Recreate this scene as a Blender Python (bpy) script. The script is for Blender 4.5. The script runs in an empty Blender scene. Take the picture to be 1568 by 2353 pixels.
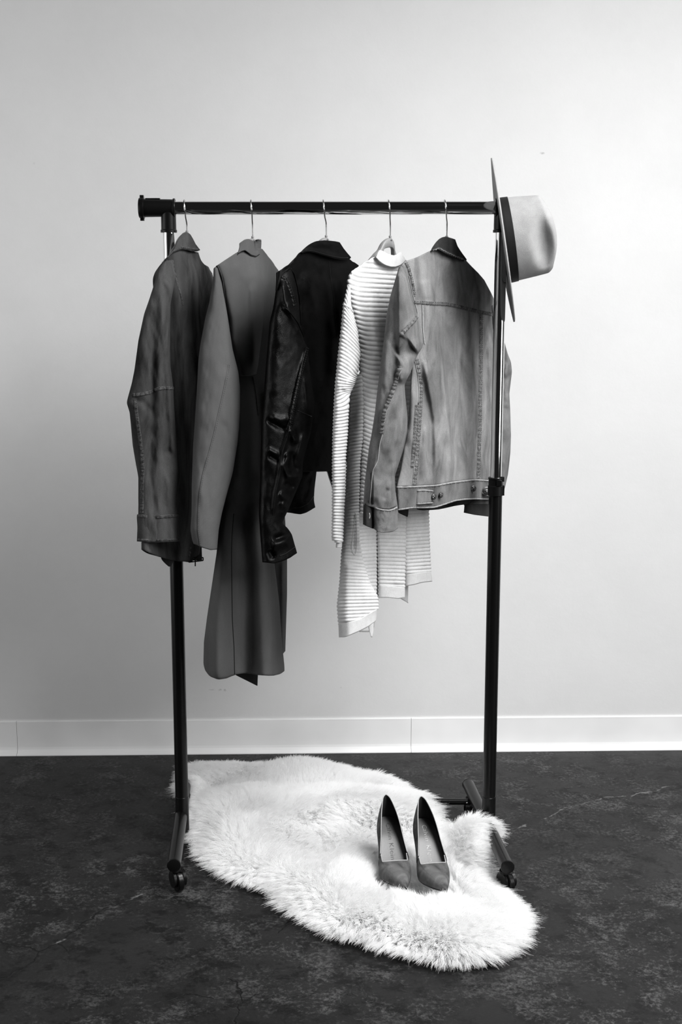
import bpy, math, random
import numpy as np
from mathutils import Vector, Matrix
from mathutils.bvhtree import BVHTree
R = math.radians
random.seed(7); rng = np.random.default_rng(7)
SC = bpy.context.scene; COL = SC.collection

# ------------------------------------------------------------------ camera
F, PITCH, CH, CD = 2950.0, R(10.1), 1.5, 3.27
camd = bpy.data.cameras.new('camera'); cam = bpy.data.objects.new('camera', camd); COL.objects.link(cam)
camd.sensor_fit = 'VERTICAL'; camd.sensor_height = 36; camd.lens = F/2353*36
cam.location = (0, -CD, CH); cam.rotation_euler = (R(90)-PITCH, 0, 0); camd.clip_end = 60
SC.camera = cam
# ------------------------------------------------------------------ world, lights, exposure
W = bpy.data.worlds.new('world'); SC.world = W; W.use_nodes = True
W.node_tree.nodes['Background'].inputs[0].default_value = (1, 1, 1, 1)
W.node_tree.nodes['Background'].inputs[1].default_value = 0.012
def area(name, loc, target, sx, sy, power, spread=180):
    d = bpy.data.lights.new(name, 'AREA'); d.shape = 'RECTANGLE'; d.size = sx; d.size_y = sy; d.energy = power; d.spread = R(spread)
    o = bpy.data.objects.new(name, d); COL.objects.link(o); o.location = loc
    o.rotation_euler = (Vector(target)-Vector(loc)).to_track_quat('-Z', 'Y').to_euler(); return o
area('window_light', (4.0, -4.3, 4.3), (0.0, 0.2, 0.9), 2.4, 2.4, 245)
area('side_fill_light', (-2.95, -0.9, 1.25), (0.3, 0.5, 0.9), 1.7, 2.2, 31)  # added fill, no known window: lifts the left wall and streaks the posts
area('right_streak_light', (3.3, -1.9, 1.5), (0.2, 0.2, 1.1), 1.5, 1.8, 34)  # low share split off the key light, added to streak the chrome posts
area('overhead_fill_light', (1.4, -1.0, 3.1), (0.3, -0.4, 0.0), 1.4, 1.0, 46, 110)  # added fill from overhead, no known lamp there: brightens the sheepskin
SC.cycles.diffuse_bounces = 10; SC.cycles.transmission_bounces = 10; SC.cycles.max_bounces = 16
vs = SC.view_settings; SC.display_settings.display_device = 'sRGB'
vs.view_transform = 'Standard'; vs.look = 'None'; vs.gamma = 1; vs.use_curve_mapping = False; vs.exposure = 0.0

# ------------------------------------------------------------------ helpers
SN, CN = math.sin(PITCH), math.cos(PITCH)
def P(px, py, Y):
    """photo pixel -> point of the place at depth Y (arrays allowed)"""
    a = (np.asarray(px, float)-784)/F; b = (1176.5-np.asarray(py, float))/F
    dy = CN+b*SN; dz = -SN+b*CN; t = (np.asarray(Y, float)+CD)/dy
    return np.stack(np.broadcast_arrays(a*t, np.asarray(Y, float)+0*t, CH+dz*t), -1)
def PZ(px, py, z):
    """photo pixel -> point of the place at height z"""
    a = (np.asarray(px, float)-784)/F; b = (1176.5-np.asarray(py, float))/F
    dy = CN+b*SN; dz = -SN+b*CN; t = (np.asarray(z, float)-CH)/dz
    return np.stack(np.broadcast_arrays(a*t, dy*t-CD, np.asarray(z, float)+0*t), -1)
CAM = Vector((0, -CD, CH))

def link(o, parent=None):
    COL.objects.link(o)
    if parent is not None: o.parent = parent
    return o
def world_loc(o):
    v = Vector((0, 0, 0))
    while o is not None: v += o.location; o = o.parent
    return v
def mesh(name, V, Fc, m=None, parent=None, smooth=True, solid=0):
    """mesh object from world coordinates, parented with its vertices made local"""
    V = np.asarray(V, float).reshape(-1, 3)
    off = world_loc(parent) if parent is not None else Vector((0, 0, 0))
    me = bpy.data.meshes.new(name); me.from_pydata((V-np.array(off)).tolist(), [], [tuple(f) for f in Fc]); me.update()
    if smooth: me.polygons.foreach_set('use_smooth', [True]*len(me.polygons))
    if m is not None: me.materials.append(m)
    o = bpy.data.objects.new(name, me); link(o, parent)
    if solid:
        s = o.modifiers.new('s', 'SOLIDIFY'); s.thickness = solid; s.offset = -1; s.use_rim = True
    return o
def thing(name, label, cat, loc=(0, 0, 0), group=None):
    o = bpy.data.objects.new(name, None); link(o); o.location = loc; o.empty_display_size = .05
    o['label'] = label; o['category'] = cat
    if group: o['group'] = group
    return o
def tag(o, label, cat=None, group=None, kind=None):
    if label: o['label'] = label
    if cat: o['category'] = cat
    if group: o['group'] = group
    if kind: o['kind'] = kind
    return o
class MB:
    def __init__(s): s.v = []; s.f = []; s.n = 0
    def add(s, V, Fc):
        V = np.asarray(V, float).reshape(-1, 3); s.v.append(V); s.f += [tuple(i+s.n for i in f) for f in Fc]; s.n += len(V); return s
    def tube(s, pts, r, n=12, cap=True, closed=False):
        pts = np.asarray(pts, float); m = len(pts); r = np.broadcast_to(np.asarray(r, float), (m,))
        if closed: T = np.roll(pts, -1, 0)-np.roll(pts, 1, 0)
        else: T = np.gradient(pts, axis=0)
        T /= np.linalg.norm(T, axis=1)[:, None]+1e-12
        up = np.array([0, 0, 1.]) if abs(T[0][2]) < .9 else np.array([0, 1., 0])
        N = np.cross(T[0], up); N /= np.linalg.norm(N); V = []
        for i in range(m):
            N = N-T[i]*N.dot(T[i]); N /= np.linalg.norm(N)+1e-12; B = np.cross(T[i], N)
            a = np.arange(n)*2*math.pi/n
            V.append(pts[i]+r[i]*(np.cos(a)[:, None]*N+np.sin(a)[:, None]*B))
        Fc = []
        for i in range(m if closed else m-1):
            for j in range(n):
                k = (j+1) % n; i2 = (i+1) % m; Fc.append((i*n+j, i*n+k, i2*n+k, i2*n+j))
        if cap and not closed: Fc += [tuple(range(n))[::-1], tuple((m-1)*n+j for j in range(n))]
        return s.add(np.concatenate(V), Fc)
    def lathe(s, prof, origin, axis, n=32):
        """prof: (distance along axis, radius)"""
        o = np.array(origin, float); a = np.array(axis, float); a /= np.linalg.norm(a)
        return s.tube([o+a*(p[0]+1e-6*i) for i, p in enumerate(prof)], [max(p[1], 1e-5) for p in prof], n)
    def box(s, c, h, M=None):
        V = np.array([[x, y, z] for x in (-1, 1) for y in (-1, 1) for z in (-1, 1)], float)*np.array(h)
        if M is not None: V = V@np.array(M).T
        return s.add(V+np.array(c), [(0, 1, 3, 2), (4, 6, 7, 5), (0, 4, 5, 1), (2, 3, 7, 6), (0, 2, 6, 4), (1, 5, 7, 3)])
    def build(s, name, m, parent=None, smooth=True, sharp=False, bevel=0):
        o = mesh(name, np.concatenate(s.v), s.f, m, parent, smooth)
        if bevel:
            b = o.modifiers.new('b', 'BEVEL'); b.width = bevel; b.segments = 2; b.limit_method = 'ANGLE'
        if sharp: o.data.set_sharp_from_angle(angle=R(35))
        return o
def grid_faces(nr, nc, wrap=False, flip=False):
    Fc = []
    for i in range(nr-1):
        for j in range(nc if wrap else nc-1):
            k = (j+1) % nc; q = (i*nc+j, i*nc+k, (i+1)*nc+k, (i+1)*nc+j); Fc.append(q[::-1] if flip else q)
    return Fc

# smooth value noise for wrinkles
_T = rng.random((64, 64))*2-1
def vnoise(x, y):
    x = np.asarray(x, float); y = np.asarray(y, float); xi = np.floor(x).astype(int); yi = np.floor(y).astype(int)
    fx = x-xi; fy = y-yi; fx = fx*fx*(3-2*fx); fy = fy*fy*(3-2*fy)
    g = lambda a, b: _T[a & 63, b & 63]
    return (g(xi, yi)*(1-fx)+g(xi+1, yi)*fx)*(1-fy)+(g(xi, yi+1)*(1-fx)+g(xi+1, yi+1)*fx)*fy
def smf(pts, sig=5.0):
    """piecewise function from sorted (t, value), smoothed"""
    pts = sorted(pts); ts = np.array([p[0] for p in pts], float); vsx = np.array([p[1] for p in pts], float)
    if len(pts) < 3 or sig <= 0: return lambda t: np.interp(t, ts, vsx)
    g = np.linspace(ts[0], ts[-1], 600); v = np.interp(g, ts, vsx); st = (ts[-1]-ts[0])/599
    k = max(1, int(3*sig/st)); ker = np.exp(-.5*(np.arange(-k, k+1)*st/sig)**2); ker /= ker.sum()
    pad = np.concatenate([2*v[0]-v[1:k+1][::-1], v, 2*v[-1]-v[-k-1:-1][::-1]]) if k < 600 else np.pad(v, k, 'edge')
    v2 = np.convolve(pad, ker, 'valid')
    return lambda t: np.interp(t, g, v2)
def seg_dist(x, y, pts):
    """distance to a polyline and position 0..1 along it"""
    pts = np.asarray(pts, float); L = np.concatenate([[0], np.cumsum(np.hypot(*np.diff(pts, axis=0).T))]); best = np.full(np.shape(x), 1e9); pos = np.zeros(np.shape(x)); side = np.zeros(np.shape(x))
    for i in range(len(pts)-1):
        a, b = pts[i], pts[i+1]; d = b-a; l2 = d@d+1e-9
        h = np.clip(((x-a[0])*d[0]+(y-a[1])*d[1])/l2, 0, 1); dx = x-a[0]-d[0]*h; dy = y-a[1]-d[1]*h; dist = np.hypot(dx, dy)
        m = dist < best; best = np.where(m, dist, best); pos = np.where(m, (L[i]+h*math.sqrt(l2))/L[-1], pos)
        side = np.where(m, np.sign(d[0]*dy-d[1]*dx), side)
    return best, pos, side
def ucurve(pts, sig=.02):
    if isinstance(pts, (int, float)): return lambda u: np.full(np.shape(u), float(pts))
    xs = [p[0] for p in pts]; x0, x1 = xs[0], xs[-1]
    return smf([((p[0]-x0)/(x1-x0), p[1]) for p in pts], sig)

class Piece: pass
def piece(name, parent, m, xL, xR, top, bot, depth, t, nu=60, nv=110, folds=(), wr=(0.002, 30, 70), rib=None, prof=2.2, solid=.0018, tb=None, nb=14, usig=.02, esig=5):
    """A sewn panel or sleeve: a closed loop of cloth between its left and right edge; folds are
    (polyline, height in m, half width in px[, taper]) real relief; depth(x, y) puts it at its own distance."""
    fL = smf([(y, x) for x, y in xL], esig); fR = smf([(y, x) for x, y in xR], esig); ft = ucurve(top, usig); fb = ucurve(bot, usig); nrx = lambda c: (lambda u: c[0][0]+(c[-1][0]-c[0][0])*u) if not isinstance(c, (int, float)) else None; tx, bx = nrx(top), nrx(bot)
    def XM(Uu, Yy, Vw):
        X = fL(Yy)+(fR(Yy)-fL(Yy))*Uu
        if tx is not None: y_ = ft(Uu); X = X+(tx(Uu)-(fL(y_)+(fR(y_)-fL(y_))*Uu))*(1-Vw)**5
        if bx is not None: y_ = fb(Uu); X = X+(bx(Uu)-(fL(y_)+(fR(y_)-fL(y_))*Uu))*Vw**8
        return X
    u = .5-.5*np.cos(np.linspace(0, math.pi, nu+1)); u = .55*u+.45*np.linspace(0, 1, nu+1); v = np.linspace(0, 1, nv+1)
    U, Vv = np.meshgrid(u, v); Yp = ft(U)+(fb(U)-ft(U))*Vv; X = XM(U, Yp, Vv)
    tf = (lambda y: np.full(np.shape(y), float(t))) if isinstance(t, (int, float)) else smf(t, 12)
    pr = lambda u: np.maximum(0, 1-np.abs(2*u-1)**prof)**(1/prof)
    D0 = depth(X, Yp); D = D0-tf(Yp)*pr(U)
    for f in folds:
        pts, amp, w = f[:3]; taper = f[3] if len(f) > 3 else .25
        d, pos, side = seg_dist(X, Yp, pts)
        e = np.clip(np.minimum(pos, 1-pos)/max(taper, 1e-3), 0, 1); e = e*e*(3-2*e) if taper > 0 else 1
        if len(f) > 4 and f[4]:   # one-sided: steep on one side, soft on the other
            ww = np.where(side*f[4] > 0, w*3.2, w)
        else: ww = w
        D = D-amp*e*np.exp(-(d/ww)**2)
    if wr and wr[0]:
        sx, sy = wr[1], wr[2]; o = abs(hash(name+str(xL[0]))) % 50 if False else (len(name)*7.3+xL[0][0]*.37) % 50
        D = D+wr[0]*(vnoise(X/sx+o, Yp/sy+o+X/sx*.4)+.5*vnoise(X/sx*2.1+o, Yp/sy*2.3-X/sx*.7)+.22*vnoise(X/sx*5+o, Yp/sy*4.5+X/sx))
    G = P(X, Yp, D)
    ub = np.linspace(1, 0, nb+2)[1:-1]; UB, VB = np.meshgrid(ub, v); YB = ft(UB)+(fb(UB)-ft(UB))*VB; XB = XM(UB, YB, VB)
    GB = P(XB, YB, depth(XB, YB)+(tb if tb is not None else tf(YB))*pr(UB))
    if rib is not None:
        du = np.gradient(G, axis=1); dv = np.gradient(G, axis=0); N = np.cross(dv, du); N /= np.linalg.norm(N, axis=2)[..., None]+1e-12
        N = np.where((N[..., 1] > 0)[..., None], -N, N)
        N[:, 0] = [-.9, -.3, 0]; N[:, -1] = [.9, -.3, 0]
        G = G+N*rib(U, Vv, X, Yp)[..., None]
    A = np.concatenate([G, GB], 1); nc = A.shape[1]
    o = mesh(name, A, grid_faces(nv+1, nc, wrap=True, flip=True), m, parent, solid=solid)
    q = Piece(); q.o = o; q.G = G; q.bvh = BVHTree.FromPolygons([Vector(p) for p in G.reshape(-1, 3)], grid_faces(nv+1, nu+1)); q.X = X; q.Y = Yp
    return q
def hit(q, px, py):
    d = Vector(P(px, py, 0.0))-CAM; d.normalize(); r = q.bvh.ray_cast(CAM, d)
    if r[0] is None:
        k = np.argmin((q.X-px)**2+(q.Y-py)**2); return Vector(q.G.reshape(-1, 3)[k]), Vector((0, -1, 0))
    n = r[1]
    if n.dot(d) > 0: n = -n
    return r[0], n
def resample(pts, step):
    pts = np.asarray(pts, float); L = np.concatenate([[0], np.cumsum(np.hypot(*np.diff(pts, axis=0).T))])
    if len(pts) > 2:
        g = np.linspace(0, L[-1], 400); x = np.interp(g, L, pts[:, 0]); y = np.interp(g, L, pts[:, 1]); k = 12
        ker = np.hanning(2*k+1); ker /= ker.sum()
        def s(a): return np.convolve(np.concatenate([2*a[0]-a[1:k+1][::-1], a, 2*a[-1]-a[-k-1:-1][::-1]]), ker, 'valid')
        x, y = s(x), s(y); L = np.concatenate([[0], np.cumsum(np.hypot(np.diff(x), np.diff(y)))]); pts = np.stack([x, y], 1)
    n = max(2, int(L[-1]/step)+1); g = np.linspace(0, L[-1], n)
    return np.stack([np.interp(g, L, pts[:, 0]), np.interp(g, L, pts[:, 1])], 1)
def seam(q, pts, width, m, parent, ms=None, h=.0011, rows=(-.6, .6), pucker=.0008, step=2.0, name='seam', stitch=3.2, lift=.0006):
    c = resample(pts, step); T = np.gradient(c, axis=0); T /= np.linalg.norm(T, axis=1)[:, None]+1e-9; Nn = np.stack([-T[:, 1], T[:, 0]], 1)
    offs = [-1, -.72, -.2, .35, .78, 1]; hs = [-.3, .9, 1, .8, .95, -.3]; V = []
    for i in range(len(c)):
        pk = pucker*(math.sin(i*step*.72+math.sin(i*.31)*1.5))
        for a, hh in zip(offs, hs):
            p, n = hit(q, c[i, 0]+Nn[i, 0]*a*width/2, c[i, 1]+Nn[i, 1]*a*width/2)
            V.append(p+n*(lift+h*hh+(pk if abs(a) < .9 else 0)))
    o = mesh(name, np.array(V), grid_faces(len(c), len(offs)), m, parent)
    if ms is not None:
        b = MB(); s = resample(pts, 1.0); T = np.gradient(s, axis=0); T /= np.linalg.norm(T, axis=1)[:, None]+1e-9; i = 1
        st = int(max(2, stitch))
        while i+st < len(s):
            for r in rows:
                e = []
                for k in (i, i+st-1):
                    p, n = hit(q, s[k, 0]-T[k, 1]*r*width/2, s[k, 1]+T[k, 0]*r*width/2); e.append(np.array(p+n*(lift+h+.0007)))
                b.tube([e[0], e[1]], .0004, 4)
            i += st+2
        if b.n: tag(b.build('stitching', ms, o, smooth=False), None, kind='stuff')
    return o
def cord(q, pts, r, m, parent, name='seam', step=2.5, lift=0):
    c = resample(pts, step); return MB().tube([np.array(hit(q, x, y)[0]+hit(q, x, y)[1]*lift) for x, y in c], r, 6).build(name, m, parent)
def groove(q, pts, w, m, parent, name='seam'):
    """a pressed seam line: a very thin strip of shadow-gap thread lying in the cloth"""
    return cord(q, pts, w, m, parent, name)

# ------------------------------------------------------------------ materials
def gray(v): return (v, v, v, 1)
class NT:
    def __init__(s, name):
        s.m = bpy.data.materials.new(name); s.m.use_nodes = True; s.t = s.m.node_tree; s.b = s.t.nodes['Principled BSDF']; s.co = s.t.nodes.new('ShaderNodeTexCoord')
    def n(s, typ, **kw):
        nd = s.t.nodes.new('ShaderNode'+typ)
        for k, v in kw.items(): setattr(nd, k, v)
        return nd
    def l(s, a, b): s.t.links.new(a, b)
    def mapping(s, scale=(1, 1, 1), rot=(0, 0, 0)):
        mp = s.n('Mapping'); mp.inputs['Scale'].default_value = scale; mp.inputs['Rotation'].default_value = rot; s.l(s.co.outputs['Object'], mp.inputs[0]); return mp.outputs[0]
    def noise(s, scale, detail=4, rough=.55, vec=None, dist=0):
        x = s.n('TexNoise'); x.inputs['Scale'].default_value = scale; x.inputs['Detail'].default_value = detail; x.inputs['Roughness'].default_value = rough; x.inputs['Distortion'].default_value = dist
        s.l(vec if vec is not None else s.co.outputs['Object'], x.inputs['Vector']); return x.outputs['Fac']
    def ramp(s, fac, stops):
        r = s.n('ValToRGB'); e = r.color_ramp.elements
        while len(e) < len(stops): e.new(.5)
        for i, (p, c) in enumerate(stops): e[i].position = p; e[i].color = gray(c)
        s.l(fac, r.inputs[0]); return r.outputs[0]
    def math(s, op, a, b=None, c=None, clamp=False):
        x = s.n('Math', operation=op); x.use_clamp = clamp
        for i, q in enumerate((a, b, c)):
            if q is None: continue
            if isinstance(q, (int, float)): x.inputs[i].default_value = q
            else: s.l(q, x.inputs[i])
        return x.outputs[0]
    def mix(s, typ, fac, a, b):
        x = s.n('MixRGB', blend_type=typ)
        for i, q in enumerate((fac, a, b)):
            if isinstance(q, (int, float)): x.inputs[i].default_value = q if i == 0 else gray(q)
            else: s.l(q, x.inputs[i])
        return x.outputs[0]
    def bump(s, h, strength, dist, prev=None):
        b = s.n('Bump'); b.inputs['Strength'].default_value = strength; b.inputs['Distance'].default_value = dist; s.l(h, b.inputs['Height'])
        if prev is not None: s.l(prev, b.inputs['Normal'])
        return b.outputs[0]
    def done(s, color=None, rough=.8, metal=0, spec=.5, normal=None, sheen=0):
        if color is not None:
            if isinstance(color, (int, float)): s.b.inputs['Base Color'].default_value = gray(color)
            else: s.l(color, s.b.inputs['Base Color'])
        if isinstance(rough, (int, float)): s.b.inputs['Roughness'].default_value = rough
        else: s.l(rough, s.b.inputs['Roughness'])
        s.b.inputs['Metallic'].default_value = metal; s.b.inputs['Specular IOR Level'].default_value = spec
        if sheen: s.b.inputs['Sheen Weight'].default_value = sheen; s.b.inputs['Sheen Roughness'].default_value = .5
        if normal is not None: s.l(normal, s.b.inputs['Normal'])
        return s.m
def plain(name, v, rough=.6, metal=0, spec=.5, bump=0, scale=300):
    t = NT(name)
    n = t.noise(scale, 3); c = t.ramp(n, [(.2, v*.86), (.8, v*1.12)])
    return t.done(c, rough, metal, spec, t.bump(n, .4, bump) if bump else None)
def cloth(name, lo, hi, blotch=9, fine=900, fineamt=.35, bump=.0006, rough=.9, stretch=(1, 1, .45), weave=0, sheen=0, spec=0):
    t = NT(name); mp = t.mapping(stretch)
    big = t.noise(blotch, 6, .6, mp, .6); c = t.ramp(big, [(.3, lo), (.7, hi)])
    f = t.noise(fine, 2, .7); fr = t.ramp(f, [(.25, 1-fineamt), (.75, 1.0)]); c = t.mix('MULTIPLY', 1, c, fr)
    h = f
    if weave:
        w1 = t.n('TexWave'); w1.inputs['Scale'].default_value = weave; w1.inputs['Distortion'].default_value = 1.5; w1.inputs['Detail Scale'].default_value = 3
        t.l(t.mapping((1, 1, .75)), w1.inputs['Vector']); w1.wave_type = 'BANDS'; w1.bands_direction = 'DIAGONAL'
        h = t.math('ADD', f, t.math('MULTIPLY', w1.outputs['Fac'], .10))
    return t.done(c, rough, 0, spec, t.bump(h, .7, bump), sheen)
M = {}
M['chrome'] = NT('chrome').done(.82, .07, 1)
M['steel'] = NT('steel_wire').done(.6, .18, 1)
M['black'] = plain('black_plastic', .005, .35, spec=.2)
M['blackmetal'] = plain('black_metal', .004, .28, spec=.22)
M['cotton'] = cloth('washed_cotton', .018, .105, 14, 700, .4, .0008, stretch=(1, 1, .3))
M['cotton_dk'] = cloth('washed_cotton_inside', .02, .04, 14, 700, .4)
M['suede'] = cloth('suede', .095, .14, 6, 1100, .3, .0005, .95)
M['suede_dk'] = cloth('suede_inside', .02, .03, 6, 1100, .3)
M['denim'] = cloth('faded_denim', .16, .42, 20, 1000, .6, .0011, stretch=(1, 1, .35), weave=260)
M['denim_mid'] = cloth('denim_sleeve', .10, .30, 18, 1000, .6, .0011, stretch=(1, 1, .4), weave=260)
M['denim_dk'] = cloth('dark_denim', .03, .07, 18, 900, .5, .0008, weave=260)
M['denim_seam'] = cloth('denim_seam', .07, .26, 150, 1000, .4, .001, stretch=(1, 1, 1))
M['denim_edge'] = cloth('worn_denim_edge', .26, .42, 90, 1000, .3, .0006)
M['thread'] = plain('thread', .45, .8)
M['thread_dk'] = plain('dark_thread', .012, .8)
M['cotton_seam'] = cloth('cotton_seam', .03, .14, 150, 900, .4, .0008, stretch=(1, 1, 1))
def knit(name, v):
    t = NT(name); n = t.noise(500, 3, .6); f = t.noise(60, 3)
    c = t.mix('MULTIPLY', 1, t.ramp(n, [(.25, v*.8), (.7, v)]), t.ramp(f, [(.3, .9), (.7, 1)]))
    return t.done(c, .95, 0, 0, t.bump(n, .7, .0009))
M['knit'] = knit('cream_knit', .76); M['knit_band'] = knit('smooth_knit', .70)
def leather():
    t = NT('black_leather'); v = t.n('TexVoronoi', feature='DISTANCE_TO_EDGE'); v.inputs['Scale'].default_value = 420; t.l(t.mapping((1, 1, 1)), v.inputs['Vector'])
    n = t.noise(30, 5); h = t.math('MINIMUM', v.outputs['Distance'], .25); h = t.math('MULTIPLY', h, 1.0)
    r = t.n('MapRange'); t.l(n, r.inputs[0]); r.inputs[1].default_value = .3; r.inputs[2].default_value = .7; r.inputs[3].default_value = .27; r.inputs[4].default_value = .42
    nm = t.bump(h, .6, .0010, t.bump(n, .3, .004)); t.done(t.ramp(n, [(.3, .0015), (.75, .004)]), .9, 0, 0, nm)
    gl = t.n('BsdfAnisotropic'); gl.inputs['Color'].default_value = gray(.012); t.l(r.outputs[0], gl.inputs['Roughness']); t.l(nm, gl.inputs['Normal'])
    ad = t.n('AddShader'); t.l(t.b.outputs[0], ad.inputs[0]); t.l(gl.outputs[0], ad.inputs[1]); t.l(ad.outputs[0], t.t.nodes['Material Output'].inputs[0])
    return t.m
M['leather'] = leather()
M['leather_edge'] = plain('leather_edge', .008, .5, spec=.1)
M['felt'] = cloth('pale_felt', .34, .41, 30, 800, .25, .0012, .95, (1, 1, 1))
M['ribbon'] = plain('black_ribbon', .006, .6, spec=.2, bump=.0003)
M['plastic'] = plain('grey_hanger', .23, .45)
M['shoe'] = cloth('grey_suede', .06, .19, 28, 1500, .3, .0005, .92, (1, 1, 1))
M['lining'] = plain('shoe_lining', .012, .6)
M['insole'] = plain('shoe_insole', .11, .38)
M['binding'] = plain('shoe_binding', .42, .6)
M['silver'] = plain('silver_print', .5, .4)
M['darkprint'] = plain('dark_print', .03, .5)
M['button'] = plain('brass_button', .10, .45, .8)
M['hide'] = plain('sheep_hide', .7, .9)

# ------------------------------------------------------------------ the setting
def wy(x): return .712+.0247*x
def wall_mat():
    t = NT('painted_wall'); n1 = t.noise(38, 5, .6); n2 = t.noise(5, 3)
    c = t.mix('MULTIPLY', 1, t.ramp(n2, [(.3, .69), (.7, .72)]), t.ramp(n1, [(.3, .985), (.7, 1)]))
    sep = t.n('SeparateXYZ'); t.l(t.co.outputs['Object'], sep.inputs[0]); mask = None
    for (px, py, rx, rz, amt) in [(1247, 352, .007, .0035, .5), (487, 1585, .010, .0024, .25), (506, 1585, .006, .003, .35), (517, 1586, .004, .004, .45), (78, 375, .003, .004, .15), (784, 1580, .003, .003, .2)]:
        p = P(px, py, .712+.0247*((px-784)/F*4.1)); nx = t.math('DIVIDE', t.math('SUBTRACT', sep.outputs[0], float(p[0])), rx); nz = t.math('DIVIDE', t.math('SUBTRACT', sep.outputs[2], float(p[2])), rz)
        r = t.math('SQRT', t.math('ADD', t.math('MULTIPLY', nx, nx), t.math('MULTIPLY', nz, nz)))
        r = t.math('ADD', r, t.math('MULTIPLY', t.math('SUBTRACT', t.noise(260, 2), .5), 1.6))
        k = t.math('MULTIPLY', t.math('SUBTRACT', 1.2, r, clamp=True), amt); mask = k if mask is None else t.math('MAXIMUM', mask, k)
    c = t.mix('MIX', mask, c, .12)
    return t.done(c, .7, 0, .25, t.bump(n1, .35, .0012, t.bump(t.noise(160, 2), .15, .0006)))
M['wall'] = wall_mat()
X0, X1 = -3.2, 3.6
V = [(X0, wy(X0), 0), (X1, wy(X1), 0), (X1, wy(X1), 3.1), (X0, wy(X0), 3.1), (X0, wy(X0)+.12, 0), (X1, wy(X1)+.12, 0), (X1, wy(X1)+.12, 3.1), (X0, wy(X0)+.12, 3.1)]
w = mesh('wall_back', V, [(0, 1, 2, 3), (5, 4, 7, 6), (3, 2, 6, 7), (0, 4, 5, 1), (1, 5, 6, 2), (0, 3, 7, 4)], M['wall'], smooth=False); tag(w, 'pale painted plaster wall behind the clothes rack', kind='structure')
wl = mesh('wall_left', [(X0, -4.2, 0), (X0, wy(X0), 0), (X0, wy(X0), 3.1), (X0, -4.2, 3.1), (X0-.12, -4.2, 0), (X0-.12, wy(X0), 0), (X0-.12, wy(X0), 3.1), (X0-.12, -4.2, 3.1)], [(0, 1, 2, 3), (5, 4, 7, 6), (3, 2, 6, 7), (0, 4, 5, 1), (1, 5, 6, 2), (0, 3, 7, 4)], plain('side_wall_paint', .75, .7, spec=.2), smooth=False); tag(wl, 'unseen pale side wall left of the rack, added to bounce light', kind='structure')  # out of view, added for bounce fill and grey reflections in the chrome
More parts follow.
